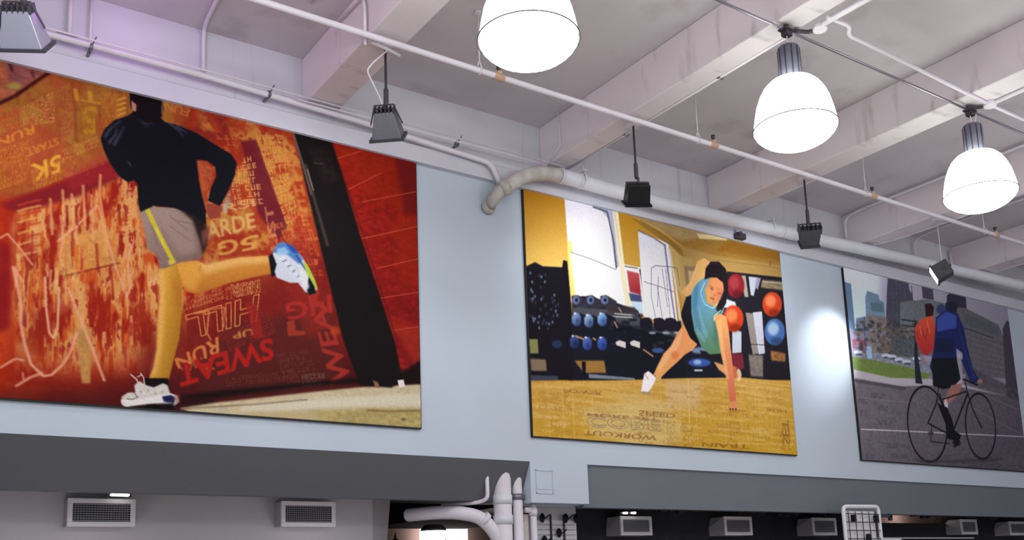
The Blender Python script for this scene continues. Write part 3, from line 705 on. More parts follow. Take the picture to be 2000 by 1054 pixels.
# ---- poster 1: runner against a grungy lettered wall
def paint_runner():
    s = Sheet(-.6, .5648*PY, ZB, ZT, (150, 60, 28)); X, Y = s.PX, s.PYY
    n1 = s.noise(26, 110, 4); n2 = s.noise(60, 60, 4); n3 = s.noise(9, 40, 3); n4 = s.noise(160, 120, 3); n5 = s.noise(14, 14, 3)
    RED, DRED, MAR, ORA, OCH, CRM = (148, 36, 24), (116, 22, 24), (84, 24, 30), (190, 84, 38), (176, 122, 44), (208, 146, 84)
    s.wash(np.ones_like(n1), RED)
    # upper left: ochre lettered field
    up = smooth((310-.33*X)-Y+90*0, -12, 12)*smooth(430-X, 0, 60)
    line = 395-.36*X                                   # lower border of the ochre field, rising to the right
    up = smooth(line-Y, -8, 8)*smooth(350-X, -40, 40)
    s.wash(up, (152, 78, 36)); s.wash(up*smooth(n2, .4, .6), (160, 108, 44), .8); s.wash(up*smooth(n3*.5+n5*.5, .5, .62), (130, 62, 30), .5); s.wash(up*smooth(n4, .5, .7), (158, 62, 40), .6)
    top = smooth(190-X, -10, 40)*smooth(300-.3*X-Y, -20, 60)
    s.wash(top*smooth(n5, .45, .7), (176, 80, 50), .5)
    # centre: drips of cream and orange paint
    mid = smooth(Y-(line+28), -10, 22)*smooth(760-Y-.1*abs(X-150), 0, 90)*smooth(X-10, 0, 30)*smooth(420-X, 0, 70)
    s.wash(mid*smooth(n1, .32, .46), ORA, .95); s.wash(mid*smooth(n1*.6+n3*.4, .42, .54), CRM, .95); s.wash(mid*smooth(n1*.5+n3*.3+n5*.2, .56, .66), (222, 172, 120), .85); s.wash(mid*smooth(n2, .5, .62)*smooth(X-70, 0, 50)*smooth(640-Y, 0, 80), (206, 150, 92), .7)
    s.wash(mid*smooth(n3*.5+n5*.2+n2*.3, .54, .62)*smooth(X-30, 0, 60), (150, 42, 26), .9); s.wash(mid*smooth(n4, .5, .62)*smooth(n3, .45, .6), (140, 34, 26), .8)
    hot = smooth(40-X, -10, 50)*smooth(Y-370, 0, 30)
    s.wash(hot, (170, 44, 20), .8); s.wash(hot*smooth(n2, .4, .6), (204, 84, 36), .7)
    low = smooth(Y-690, 0, 60); s.wash(low*smooth(n2, .45, .6)*smooth(230-X, 0, 60), (170, 50, 24), .7)
    # right of the runner: mottled yellow/orange turning dark lower down
    rt = smooth(X-370, 0, 40)*smooth(600-Y, 0, 120)
    s.wash(rt, (158, 62, 32), .8); s.wash(rt*smooth(n2, .42, .6), (188, 132, 60), .8); s.wash(rt*smooth(n5*.5+n4*.5, .5, .6), (146, 40, 28), .75)
    s.wash(smooth(X-330, 0, 60)*smooth(470-X, 0, 40)*smooth(285-Y, -6, 30)*smooth(n5*.3+n4*.7, .3, .5), (120, 32, 30), .8)
    dk = smooth((Y-560)+(X-430)*.5, -30, 70)*smooth(X-240, 0, 60)
    s.wash(dk, (112, 30, 28), .85); s.wash(dk*smooth(n5, .5, .7), (140, 44, 30), .35)
    s.wash(smooth((Y-700)+(X-430)*.12, -20, 60), (64, 24, 26), .8)
    s.fill([(448, 630), (650, 600), (665, 760), (400, 775), (380, 740)], (80, 34, 32), .8, 14)
    s.fill([(470, 275), (500, 272), (560, 440), (545, 470), (505, 420)], (96, 26, 38), .9, 3)
    for q, r, c in (([(330, 262), (470, 262), (470, 300), (400, 290)], 3, (176, 96, 50)), ([(462, 310), (500, 300), (520, 400), (470, 400)], 7, (214, 150, 84)), ([(500, 268), (560, 262), (590, 420), (560, 440)], 9, (206, 146, 74)),
                    ([(556, 420), (600, 410), (640, 540), (590, 540)], 9, (182, 74, 46)), ([(404, 372), (450, 360), (460, 404), (408, 410)], 4, (210, 160, 110)), ([(520, 440), (560, 430), (590, 500), (560, 520)], 6, (196, 96, 56)),
                    ([(450, 330), (470, 330), (476, 400), (456, 404)], 6, (206, 150, 96)), ([(430, 640), (530, 600), (540, 650), (440, 690)], 4, (132, 40, 34)), ([(590, 600), (640, 590), (650, 640), (600, 650)], 4, (128, 40, 36))):
        s.lines(q, r, c, .6)
    s.fill([(540, 470), (600, 470), (640, 640), (600, 660), (560, 560)], (138, 40, 32), .6, 10)
    # dark diagonal band under the ochre field
    s.fill([(0, 398), (60, 378), (130, 352), (212, 318), (232, 348), (150, 385), (80, 404), (20, 412)], (118, 28, 34), .95, 5)
    s.fill([(232, 345), (140, 372), (125, 352), (215, 312)], (140, 34, 38), .9, 4)
    # corner above the black seam
    s.fill([(-30, 110), (105, 130), (0, 205), (-30, 220)], (168, 92, 66), .9, 3, noise=.25)
    s.fill([(12, 118), (96, 134), (50, 168), (20, 160)], (136, 78, 82), .8, 5, noise=.3)
    s.ell(28, 168, 14, 7, (164, 156, 70), .8, 3); s.stroke([(18, 120), (24, 140)], 6, (60, 20, 30), .8, 2); s.stroke([(62, 138), (66, 152)], 5, (80, 34, 40), .8, 2)
    s.stroke([(104, 136), (60, 166), (28, 188), (-10, 206)], 6, (62, 16, 20), 1, 2)
    s.stroke([(140, 160), (146, 210), (148, 272)], 5, (128, 50, 40), .6, 2)
    s.stroke([(28, 200), (26, 300), (24, 380)], 2, (150, 60, 30), .5, 1)
    # lettering in the ochre field (the words stand on their heads)
    Yw = (192, 142, 44)
    s.text('RUN', [(66, 243), (-8, 272), (-6, 288), (68, 260)][0:4], (200, 124, 46), .9)
    s.text('5K', [(118, 300), (58, 322), (64, 356), (120, 334)], (206, 150, 52), 1)
    s.text('START', [(112, 268), (50, 290), (54, 306), (116, 282)], (196, 130, 50), .75)
    s.text('TI', [(196, 182), (142, 172), (146, 196), (196, 204)], Yw, .8)
    s.text('5', [(188, 206), (160, 206), (160, 262), (190, 262)], (188, 134, 40), .7)
    s.lines([(36, 214), (106, 176), (108, 240), (48, 246)], 9, (200, 140, 74), .75)
    s.lines([(150, 205), (184, 200), (190, 262), (152, 274)], 7, (150, 98, 30), .7)
    s.lines([(196, 180), (250, 184), (240, 240), (200, 250)], 8, (186, 112, 40), .7)
    s.lines([(120, 290), (196, 262), (198, 284), (122, 316)], 3, (190, 128, 60), .6)
    s.lines([(0, 290), (60, 270), (60, 350), (0, 372)], 8, (192, 118, 38), .6)
    s.lines([(-60, 220), (36, 208), (50, 246), (-60, 280)], 5, (184, 100, 44), .6); s.lines([(110, 178), (142, 176), (146, 262), (112, 270)], 10, (150, 66, 44), .7); s.lines([(60, 330), (150, 300), (150, 340), (66, 372)], 4, (196, 130, 46), .5); s.lines([(-200, 250), (-20, 230), (-20, 380), (-200, 390)], 12, (196, 120, 44), .6)
    s.lines([(124, 330), (206, 300), (208, 320), (126, 350)], 2, (176, 60, 56), .7)
    for k in range(4): s.stroke([(228, 196+k*10), (246, 190+k*10)], 4, (212, 150, 60), .8)
    s.text('EUN', [(372, 213), (322, 196), (320, 214), (366, 228)], (196, 126, 60), .7)
    # horizontal brush strokes left
    for k in range(11):
        y = 398+k*11; s.stroke([(34, y+4), (52, y-2), (80, y-8)], 4, (214, 150, 82) if k % 2 else (176, 66, 34), .75, 1)
    s.fill([(112, 455), (230, 455), (232, 512), (118, 540)], (202, 142, 74), .8, 4, noise=.15)
    s.stroke([(118, 541), (180, 526), (234, 513)], 3, (120, 40, 24), .8)
    s.fill([(20, 480), (0, 470), (-20, 660), (18, 640)], (130, 24, 30), .85, 5); s.fill([(52, 650), (96, 640), (96, 690), (56, 690)], (150, 44, 26), .6, 6)
    for k in range(70):
        x = 30+s.rng.rand()*230; y = 380+s.rng.rand()*290; h = 12+s.rng.rand()*46
        s.stroke([(x, y), (x+s.rng.randn()*2, y+h)], 2+s.rng.rand()*5, ((224, 170, 112), (146, 34, 26), (206, 104, 44), (214, 150, 84))[s.rng.randint(4)], .65, 1)
    s.fill([(145, 640), (180, 640), (176, 748), (160, 748)], (186, 136, 76), .95, 2, noise=.15)
    s.fill([(60, 610), (92, 600), (92, 660), (66, 668)], (140, 40, 28), .6, 6)
    # long scratched lines
    SC = (222, 156, 124)
    s.stroke([(0, 465), (14, 456), (40, 486), (64, 518)], 3, SC, .9)
    s.stroke([(25, 520), (34, 560), (42, 600), (40, 630), (48, 672), (60, 710), (84, 734), (100, 732), (122, 712), (136, 690), (150, 650)], 5, SC, .9)
    s.stroke([(27, 522), (46, 552)], 4, SC, .8); s.stroke([(0, 718), (30, 700), (48, 704)], 4, SC, .85); s.stroke([(30, 754), (60, 736), (84, 728)], 5, SC, .8)
    s.stroke([(46, 742), (44, 726)], 3, SC, .8)
    s.stroke([(112, 472), (150, 440), (190, 402)], 4, SC, .85); s.stroke([(118, 420), (124, 470), (116, 500), (124, 520)], 4, SC, .7)
    s.stroke([(88, 540), (90, 600), (96, 650), (104, 660), (112, 640), (116, 560)], 4, (226, 176, 136), .9)
    s.stroke([(132, 560), (156, 620), (180, 680), (204, 744)], 5, SC, .85); s.stroke([(192, 400), (204, 450), (222, 510), (240, 560), (248, 580), (254, 560), (250, 500), (262, 470)], 4, SC, .7)
    s.stroke([(196, 340), (194, 380), (204, 440), (210, 500)], 5, (216, 150, 96), .8)
    for x in (98, 122, 140, 162, 178, 252): s.stroke([(x, 360+s.rng.randint(30)), (x+4, 440+s.rng.randint(50))], 5, (214, 158, 100), .7, 1)
    for x in (130, 148, 170, 232, 245): s.stroke([(x, 400), (x+2, 440)], 5, (130, 30, 26), .7, 1)
    s.lines([(236, 360), (268, 356), (270, 470), (240, 476)], 8, (218, 152, 96), .6)
    # lettering right of the runner
    L1 = (206, 162, 104)
    s.text('ARSI', [(396, 426), (500, 402), (494, 388), (398, 404)][0:4], L1, .75)
    s.text('ARDE', [(404, 470), (500, 444), (496, 414), (400, 434)], (204, 160, 98), .85)
    s.text('5', [(504, 456), (468, 466), (470, 492), (506, 484)], (206, 152, 74), .9); s.text('G', [(464, 462), (424, 474), (428, 500), (466, 492)], (206, 152, 74), .85)
    s.text('LIST', [(544, 486), (532, 400), (516, 404), (528, 490)], (208, 140, 96), .6)
    s.lines([(556, 300), (590, 300), (640, 470), (600, 474)], 6, (196, 118, 58), .6)
    s.lines([(500, 262), (560, 262), (570, 330), (520, 330)], 6, (198, 134, 66), .6)
    s.lines([(570, 440), (610, 440), (630, 520), (590, 520)], 5, (176, 70, 44), .7)
    s.stroke([(604, 448), (622, 500)], 8, (196, 96, 50), .6); s.stroke([(606, 452), (620, 494)], 3, (140, 40, 28), .8); s.ell(617, 512, 4, 6, (190, 90, 56), .8)
    s.text('NUR', [(506, 546), (450, 556), (452, 580), (508, 570)], (204, 150, 86), .7, outline=1.6)
    s.lines([(360, 580), (440, 556), (440, 584), (362, 606)], 3, (200, 130, 76), .6)
    s.lines([(440, 560), (506, 545), (508, 572), (442, 586)], 3, (198, 140, 80), .5)
    HI = (214, 138, 76)
    s.text('HILL', [(506, 574), (362, 616), (372, 662), (500, 626)][0:4], HI, .9, outline=2.0)
    s.stroke([(380, 612), (408, 606), (404, 650), (412, 664)], 3, HI, .9); s.stroke([(410, 604), (438, 600), (436, 640)], 2.5, HI, .8)
    s.text('RUN', [(426, 656), (340, 700), (348, 720), (428, 690)], (212, 132, 70), .85)
    s.text('UP', [(494, 640), (452, 650), (456, 662), (496, 654)], (206, 140, 70), .8)
    for k in range(26):
        s.ell(345+s.rng.rand()*80, 700+s.rng.rand()*25-.2*k*.5, 2.5, 2.5, (206, 116, 56), .6, 1)
    s.text('SWEAT', [(530, 658), (344, 712), (353, 756), (536, 700)], (166, 34, 30), .95); s.text('SWEAT', [(531, 659), (346, 713), (353, 755), (535, 700)], (166, 34, 30), .95)
    s.text('ING', [(662, 572), (556, 592), (562, 626), (664, 608)], (158, 44, 40), .95)
    s.text('I', [(500, 592), (480, 592), (494, 660), (516, 660)], (146, 36, 32), .8)
    s.fill([(560, 628), (574, 624), (578, 646), (596, 646), (596, 654), (562, 656)], (160, 56, 38), .8)
    s.text('WEAR', [(690, 744), (620, 560), (596, 560), (646, 752)][0:4], (156, 48, 40), .95)
    s.ell(654, 646, 10, 9, (196, 76, 34), .6, 4)
    s.lines([(536, 690), (600, 680), (640, 744), (560, 752)], 6, (110, 56, 50), .4)
    s.lines([(440, 735), (580, 720), (580, 740), (440, 756)], 2, (104, 54, 48), .5)
    s.lines([(588, 730), (640, 726), (640, 752), (592, 756)], 2, (112, 92, 82), .5)
    # brick wall on the right, its joints
    s.fill([(640, 272), (830, 318), (830, 760), (780, 755), (700, 470)], (142, 32, 24), 1, 2, col2=(122, 26, 28), g=((700, 330), (790, 720)), noise=.22)
    s.wash(s.inside([(645, 280), (824, 318), (824, 740), (780, 740), (700, 470)])*smooth(n4, .4, .65), (160, 44, 24), .5)
    s.fill([(770, 305), (820, 318), (822, 420), (790, 420)], (96, 24, 28), .7, 8)
    for a, b in (((652, 311), (705, 295)), ((680, 370), (745, 337)), ((708, 394), (812, 374)), ((705, 466), (815, 442)), ((735, 524), (817, 505)), ((742, 582), (818, 570)), ((768, 645), (820, 637))):
        s.stroke([a, b], 2, (188, 78, 50), .9, 0)
    s.fill([(770, 640), (822, 634), (822, 720), (800, 700)], (170, 54, 34), .5, 10)
    s.fill([(780, 720), (824, 726), (824, 762), (780, 758)], (60, 20, 30), .9, 4)
    for a, b in (((745, 337), (752, 375)), ((790, 380), (794, 446)), ((760, 455), (768, 515))): s.stroke([a, b], 1.5, (110, 24, 22), .6, 0)
    # the tarry dark ground and pavement
    s.fill([(330, 790), (420, 778), (600, 754), (700, 748), (824, 752), (824, 700), (780, 730), (640, 742), (430, 762), (330, 776)], (28, 20, 20), .95, 4)
    s.fill([(230, 792), (345, 772), (420, 778), (420, 800), (250, 797)], (44, 22, 22), .85, 5)
    s.fill([(350, 797), (420, 786), (600, 766), (700, 756), (824, 750), (830, 860), (700, 850), (430, 820)], (196, 182, 148), 1, 2, noise=.08)
    s.fill([(470, 790), (640, 776), (824, 768), (824, 792), (620, 800), (470, 804)], (212, 206, 182), .9, 5)
    s.fill([(600, 802), (720, 796), (830, 800), (830, 850), (640, 830)], (170, 152, 92), .8, 6, noise=.2)
    s.fill([(460, 806), (620, 800), (640, 822), (560, 826)], (186, 168, 120), .7, 4)
    s.stroke([(716, 800), (760, 803), (824, 801)], 4, (110, 84, 44), .7, 2); s.ell(788, 818, 5, 2, (70, 60, 40), .7)
    s.stroke([(352, 798), (500, 789), (600, 780)], 3, (120, 96, 74), .7, 1)
    # black pillar
    s.fill([(572, 250), (645, 266), (668, 340), (700, 450), (736, 560), (770, 665), (786, 742), (764, 757), (702, 752), (670, 664), (630, 500), (594, 350)], (27, 23, 24), 1, 2)
    s.stroke([(573, 262), (594, 330), (608, 380)], 5, (96, 84, 78), .9, 1); s.stroke([(596, 320), (612, 384), (640, 480)], 7, (84, 66, 60), .7, 2)
    s.stroke([(600, 330), (612, 372)], 2.5, (176, 150, 116), .7, 0)
    s.stroke([(646, 278), (672, 350), (706, 450), (742, 560), (776, 668)], 3, (70, 26, 24), .6, 1)
    s.fill([(600, 290), (640, 290), (660, 350), (630, 360)], (44, 32, 32), .6, 6, noise=.4); s.stroke([(612, 318), (630, 320)], 2, (120, 110, 104), .6, 1)
    s.fill([(776, 742), (788, 741), (791, 755), (779, 756)], (226, 218, 214), 1, 0)
    s.fill([(728, 742), (738, 746), (742, 758), (732, 756)], (150, 104, 78), .9, 1)
    # ---------------- the runner
    SK, SKD, SKL = (208, 146, 62), (176, 106, 40), (226, 184, 120)
    # rear (lifted) leg
    s.fill([(336, 512), (384, 508), (402, 518), (440, 508), (470, 502), (526, 499), (532, 534), (500, 540), (450, 552), (410, 566), (382, 574), (366, 570), (352, 552)], SK, 1, 1, col2=SKD, g=((440, 505), (452, 560)))
    s.fill([(384, 512), (402, 512), (470, 502), (526, 500), (527, 512), (460, 518), (400, 536)], SKL, .6, 5)
    s.fill([(340, 520), (386, 512), (396, 530), (382, 568), (360, 560)], (216, 156, 66), .7, 5)
    s.stroke([(392, 518), (388, 530)], 3, (150, 90, 50), .5, 2)
    # standing leg
    s.fill([(310, 524), (344, 512), (354, 548), (356, 600), (350, 660), (338, 706), (330, 740), (290, 740), (300, 716), (306, 680), (308, 620), (312, 580)], (204, 150, 56), 1, 1, col2=(168, 116, 36), g=((316, 600), (352, 606)))
    s.fill([(310, 530), (322, 524), (322, 600), (316, 680), (306, 730), (294, 736), (306, 680), (309, 600)], (226, 172, 96), .7, 4)
    s.fill([(334, 536), (354, 560), (354, 600), (342, 600)], (176, 104, 44), .6, 5)
    # standing shoe
    s.fill([(282, 738), (328, 738), (330, 764), (296, 764), (284, 752)], (22, 20, 22), 1, 1)
    s.fill([(262, 752), (272, 744), (286, 752), (300, 756), (318, 748), (327, 752), (332, 768), (346, 772), (350, 784), (340, 792), (300, 788), (244, 793), (236, 786), (238, 774), (250, 766), (264, 766)], (206, 200, 192), 1, 1)
    s.fill([(236, 780), (262, 780), (300, 774), (334, 768), (346, 774), (346, 784), (286, 788), (246, 794), (238, 790)], (226, 222, 218), 1, 1)
    s.stroke([(246, 778), (258, 780), (270, 774)], 2, (110, 100, 96), .8, 0); s.stroke([(262, 766), (268, 776)], 2, (110, 100, 100), .8, 0)
    s.fill([(316, 774), (334, 771), (342, 776), (340, 786), (320, 784)], (30, 32, 78), 1, 1); s.ell(345, 778, 6, 9, (150, 84, 66), .6, 2)
    s.fill([(286, 790), (340, 786), (340, 798), (280, 798)], (20, 18, 18), .9, 2)
    s.stroke([(255, 731), (266, 740), (270, 748)], 2.5, (214, 190, 190), 1, 0); s.stroke([(274, 728), (280, 736), (282, 750)], 2, (214, 190, 190), 1, 0); s.stroke([(268, 736), (276, 732)], 2, (206, 180, 180), 1, 0)
    for k in range(8): s.ell(268+k*7, 762+(k % 3)*3, 2.5, 2, (150, 146, 140) if k % 2 else (228, 224, 220), .7, 0)
    # lifted shoe
    s.fill([(524, 500), (532, 494), (542, 510), (540, 536), (530, 540)], (20, 20, 26), 1, 1)
    s.fill([(532, 496), (544, 476), (556, 474), (572, 484), (590, 502), (604, 526), (616, 556), (618, 566), (610, 574), (596, 570), (582, 552), (566, 552), (540, 542), (536, 530), (540, 516)], (196, 200, 210), 1, 1)
    s.fill([(532, 492), (544, 474), (556, 473), (574, 482), (592, 506), (584, 516), (560, 496), (540, 494)], (74, 118, 176), 1, 2)
    s.fill([(556, 473), (574, 482), (582, 494), (572, 494)], (44, 66, 140), .9, 1); s.fill([(540, 486), (556, 482), (566, 494), (542, 500)], (150, 190, 214), .8, 2)
    s.stroke([(578, 498), (594, 522), (604, 536)], 4, (50, 70, 130), .9, 1)
    s.fill([(590, 510), (600, 516), (614, 544), (621, 566), (612, 560), (600, 536)], (164, 188, 70), 1, 1)
    s.fill([(603, 540), (614, 560), (617, 572), (604, 576), (598, 566)], (20, 24, 26), 1, 1)
    for k in range(9): s.stroke([(546+k*5, 506+k*5), (556+k*4, 502+k*5)], 2, (92, 92, 104) if k % 2 else (226, 226, 232), .8, 0)
    s.fill([(584, 526), (594, 528), (604, 560), (598, 568), (588, 552)], (212, 212, 214), .9, 2)
    # shorts
    s.fill([(272, 412), (292, 404), (340, 404), (378, 416), (392, 440), (400, 466), (396, 486), (392, 506), (352, 512), (322, 524), (312, 524), (306, 496), (286, 486), (284, 460)], (150, 128, 116), 1, 1, col2=(122, 98, 90), g=((300, 420), (390, 500)))
    s.fill([(296, 408), (336, 408), (372, 430), (384, 490), (352, 500), (330, 460)], (160, 138, 128), .6, 6)
    for a, b in (((330, 420), (366, 450)), ((330, 440), (372, 470)), ((296, 440), (308, 480)), ((346, 430), (384, 440)), ((300, 490), (316, 510))): s.stroke([a, b], 2.5, (112, 90, 84), .6, 1)
    s.stroke([(286, 406), (302, 440), (322, 480), (340, 514)], 9, (196, 182, 52), 1, 1); s.stroke([(304, 444), (322, 484)], 4, (214, 200, 80), .8, 1); s.ell(333, 512, 5, 5, (222, 184, 90), .8, 1)
    s.fill([(350, 408), (398, 420), (404, 448), (402, 470), (412, 452), (396, 500), (390, 470), (376, 430)], (34, 26, 28), .95, 3)
    s.fill([(392, 452), (412, 440), (406, 462), (396, 484)], (120, 70, 60), .8, 3)
    # hand
    s.fill([(404, 396), (434, 402), (430, 424), (410, 428), (404, 416)], (140, 62, 46), 1, 1); s.fill([(434, 404), (446, 380), (452, 390), (440, 420)], (150, 160, 140), .6, 3)
    # jacket
    BK = (22, 22, 28)
    s.fill([(250, 226), (262, 216), (300, 218), (322, 238), (352, 246), (388, 262), (420, 282), (452, 302), (462, 318), (458, 344), (446, 372), (432, 398), (428, 402), (406, 392), (412, 366), (422, 344), (420, 326), (404, 314), (384, 312), (388, 350), (394, 380), (402, 412), (402, 438), (378, 420), (340, 406), (300, 402), (274, 414), (270, 400), (268, 360), (262, 352), (250, 356), (232, 344), (214, 318), (202, 292), (196, 270), (204, 252), (224, 234)], BK, 1, 1)
    for P_ in ([(204, 268), (216, 250), (236, 236)], [(212, 280), (226, 262), (228, 250)], [(222, 284), (234, 262), (242, 248)], [(330, 240), (350, 256), (358, 266)], [(344, 246), (366, 260)]):
        s.stroke(P_, 5, (92, 96, 122), .55, 2, 2)
    s.stroke([(250, 316), (256, 324)], 3, (90, 94, 104), .6, 1); s.fill([(270, 230), (288, 226), (300, 240), (282, 248)], (52, 54, 66), .6, 3)
    s.fill([(386, 318), (402, 318), (418, 332), (412, 352), (404, 372), (396, 376), (390, 340)], (178, 82, 52), .9, 2, noise=.3)
    # head
    s.fill([(252, 176), (318, 190), (320, 214), (312, 236), (286, 240), (262, 226), (254, 206)], (24, 18, 20), 1, 1)
    s.fill([(256, 196), (266, 204), (266, 218), (258, 216)], (200, 140, 110), .9, 1); s.stroke([(318, 196), (316, 222)], 3, (196, 150, 110), .6, 1)
    return s
# ---- poster 2: woman doing a one-handed push-up in a gym
def paint_gym():
    s = Sheet(.7285*PY, 1.2385*PY, ZB, ZT, (186, 138, 50), 330); X, Y = s.PX, s.PYY
    n2 = s.noise(60, 60, 4); n5 = s.noise(10, 10, 3); n6 = s.noise(120, 8, 3)
    # walls
    s.fill([(1010, 360), (1110, 380), (1118, 560), (1010, 560)], (176, 122, 34), 1, 1, col2=(226, 186, 96), g=((1060, 380), (1066, 520)))
    s.fill([(1102, 384), (1195, 400), (1240, 620), (1118, 600)], (226, 222, 232), 1, 1, col2=(252, 250, 252), g=((1140, 400), (1160, 520)))
    s.fill([(1108, 470), (1116, 470), (1134, 600), (1114, 590)], (246, 218, 130), 1, 2)
    s.fill([(1114, 494), (1200, 527), (1228, 600), (1228, 640), (1130, 620)], (255, 254, 244), 1, 1)
    s.stroke([(1114, 492), (1160, 508), (1204, 527)], 3, (150, 142, 136), .9, 0)
    s.fill([(1160, 392), (1195, 402), (1210, 520), (1202, 524), (1190, 430)], (178, 178, 200), 1, 1); s.stroke([(1158, 404), (1186, 414), (1198, 470), (1204, 524)], 5, (70, 72, 92), .9, 1)
    s.fill([(1196, 404), (1212, 410), (1244, 620), (1224, 612), (1206, 500)], (238, 226, 190), 1, 1); s.stroke([(1200, 410), (1212, 500)], 3, (200, 190, 170), .8, 1)
    s.fill([(1206, 404), (1252, 420), (1262, 540), (1220, 520)], (184, 132, 36), 1, 1, col2=(200, 156, 70), g=((1230, 420), (1236, 520)))
    s.fill([(1218, 516), (1250, 522), (1262, 620), (1234, 606)], (244, 238, 236), 1, 1)
    s.fill([(1224, 528), (1248, 534), (1252, 576), (1230, 570)], (186, 74, 76), .95, 2, col2=(150, 40, 50), g=((1230, 530), (1245, 570)))
    s.fill([(1228, 572), (1252, 576), (1254, 590), (1232, 588)], (52, 62, 100), .9, 2); s.fill([(1232, 590), (1254, 590), (1256, 612), (1238, 608)], (190, 222, 240), .9, 2)
    s.stroke([(1220, 520), (1246, 524)], 3, (60, 50, 40), .8, 1); s.stroke([(1250, 526), (1256, 560), (1264, 612)], 6, (30, 30, 40), 1, 1)
    # second window
    s.fill([(1246, 450), (1306, 476), (1324, 636), (1262, 620), (1252, 540)], (222, 222, 240), 1, 1, col2=(250, 250, 255), g=((1280, 470), (1290, 590)))
    s.stroke([(1246, 450), (1276, 464), (1300, 480)], 5, (112, 110, 106), .9, 1)
    s.stroke([(1298, 478), (1306, 540), (1320, 636)], 6, (110, 112, 140), .9, 1); s.stroke([(1308, 486), (1320, 560), (1330, 636)], 9, (214, 206, 206), 1, 1)
    s.fill([(1306, 476), (1330, 486), (1342, 600), (1322, 560)], (196, 170, 110), .8, 3)
    for a in ([(1272, 580), (1272, 524), (1280, 519), (1310, 521)], [(1284, 600), (1286, 540)], [(1310, 521), (1322, 524), (1328, 560)], [(1300, 524), (1310, 630)], [(1293, 524), (1304, 600)],
              [(1272, 580), (1282, 628)], [(1284, 560), (1294, 626)], [(1258, 550), (1290, 560), (1316, 570)]):
        s.stroke(a, 1.8, (60, 62, 84), .8, 0)
    # ceiling zone and rear wall
    s.fill([(1212, 408), (1540, 480), (1540, 545), (1400, 520), (1330, 500), (1310, 480), (1260, 446)], (150, 112, 52), 1, 1, noise=.06)
    s.fill([(1230, 416), (1330, 438), (1400, 462), (1330, 470), (1290, 452)], (170, 146, 106), .8, 6, noise=.1)
    s.fill([(1360, 456), (1420, 462), (1420, 470), (1366, 466)], (222, 204, 160), .9, 2)
    s.stroke([(1212, 410), (1290, 450), (1340, 488)], 6, (214, 170, 84), .7, 2); s.stroke([(1250, 430), (1300, 462), (1340, 500)], 3, (110, 84, 44), .6, 1)
    s.fill([(1420, 470), (1540, 492), (1540, 512), (1400, 490)], (140, 92, 30), .7, 5)
    s.fill([(1330, 480), (1400, 500), (1540, 520), (1540, 552), (1400, 530), (1340, 520)], (168, 134, 78), .9, 4)
    s.stroke([(1400, 508), (1520, 523)], 1.5, (110, 84, 40), .7, 0); s.ell(1504, 514, 1.5, 5, (110, 80, 40), .7, 1)
    s.fill([(1326, 500), (1352, 506), (1356, 600), (1336, 620)], (176, 148, 96), .8, 4); s.fill([(1336, 520), (1362, 520), (1364, 566), (1340, 560)], (130, 110, 78), .9, 3); s.fill([(1344, 528), (1358, 530), (1356, 552), (1346, 552)], (188, 172, 130), .8, 2)
    # right background: dark rack with balls
    s.fill([(1420, 530), (1530, 542), (1548, 742), (1330, 742), (1340, 620), (1400, 600)], (34, 32, 38), 1, 1)
    s.fill([(1448, 538), (1456, 538), (1462, 580), (1454, 580)], (170, 158, 140), .9, 1); s.fill([(1462, 540), (1480, 542), (1472, 578), (1466, 576)], (196, 198, 212), .9, 1); s.fill([(1476, 542), (1486, 543), (1480, 566), (1474, 560)], (150, 150, 170), .9, 1)
    s.fill([(1488, 546), (1530, 550), (1532, 568), (1486, 562)], (150, 134, 104), .8, 2, noise=.3); s.stroke([(1490, 550), (1528, 554)], 2, (220, 214, 200), .7, 0); s.stroke([(1486, 562), (1530, 566)], 2, (60, 50, 40), .8, 1)
    s.fill([(1456, 610), (1470, 612), (1484, 690), (1470, 692)], (150, 140, 134), .9, 1); s.fill([(1470, 610), (1488, 608), (1494, 690), (1482, 692)], (206, 206, 220), .9, 1)
    s.fill([(1430, 640), (1448, 648), (1448, 688), (1430, 690)], (200, 206, 218), .9, 1); s.fill([(1408, 580), (1436, 590), (1440, 606), (1412, 600)], (214, 216, 222), .9, 2)
    s.fill([(1462, 692), (1490, 694), (1490, 736), (1466, 734)], (132, 120, 112), .9, 3, noise=.2); s.fill([(1504, 684), (1534, 690), (1534, 706), (1506, 704)], (150, 104, 64), .9, 3, noise=.3)
    s.stroke([(1466, 672), (1500, 674)], 2, (30, 30, 34), .9, 0); s.stroke([(1494, 600), (1508, 720)], 3, (30, 28, 34), .8, 1)
    for x, y, rx, ry, c, h in ((1437, 558, 17, 24, (128, 34, 42), (160, 62, 64)), (1432, 622, 20, 26, (190, 62, 32), (232, 140, 84)), (1508, 594, 19, 24, (192, 64, 38), (236, 140, 92)), (1513, 648, 20, 26, (70, 104, 160), (176, 200, 222))):
        s.ell(x, y, rx, ry, c, 1, 2); s.ell(x-3, y-6, rx*.55, ry*.5, h, .8, 6); s.ell(x+4, y+ry*.7, rx*.6, ry*.3, tuple(v*.5 for v in c), .6, 5)
    for dx in (-8, 0, 8): s.stroke([(1432+dx, 600), (1432+dx*1.3, 646)], 1.5, (150, 40, 30), .5, 1)
    # dumbbell racks
    s.fill([(1118, 640), (1330, 640), (1340, 742), (1110, 742)], (24, 26, 34), 1, 2)
    s.fill([(1118, 580), (1140, 578), (1200, 590), (1246, 606), (1260, 640), (1330, 626), (1340, 742), (1112, 742)], (26, 28, 36), 1, 2)
    s.fill([(1028, 520), (1045, 512), (1060, 520), (1098, 522), (1100, 508), (1108, 510), (1116, 600), (1120, 742), (1034, 742)], (26, 24, 30), 1, 1)
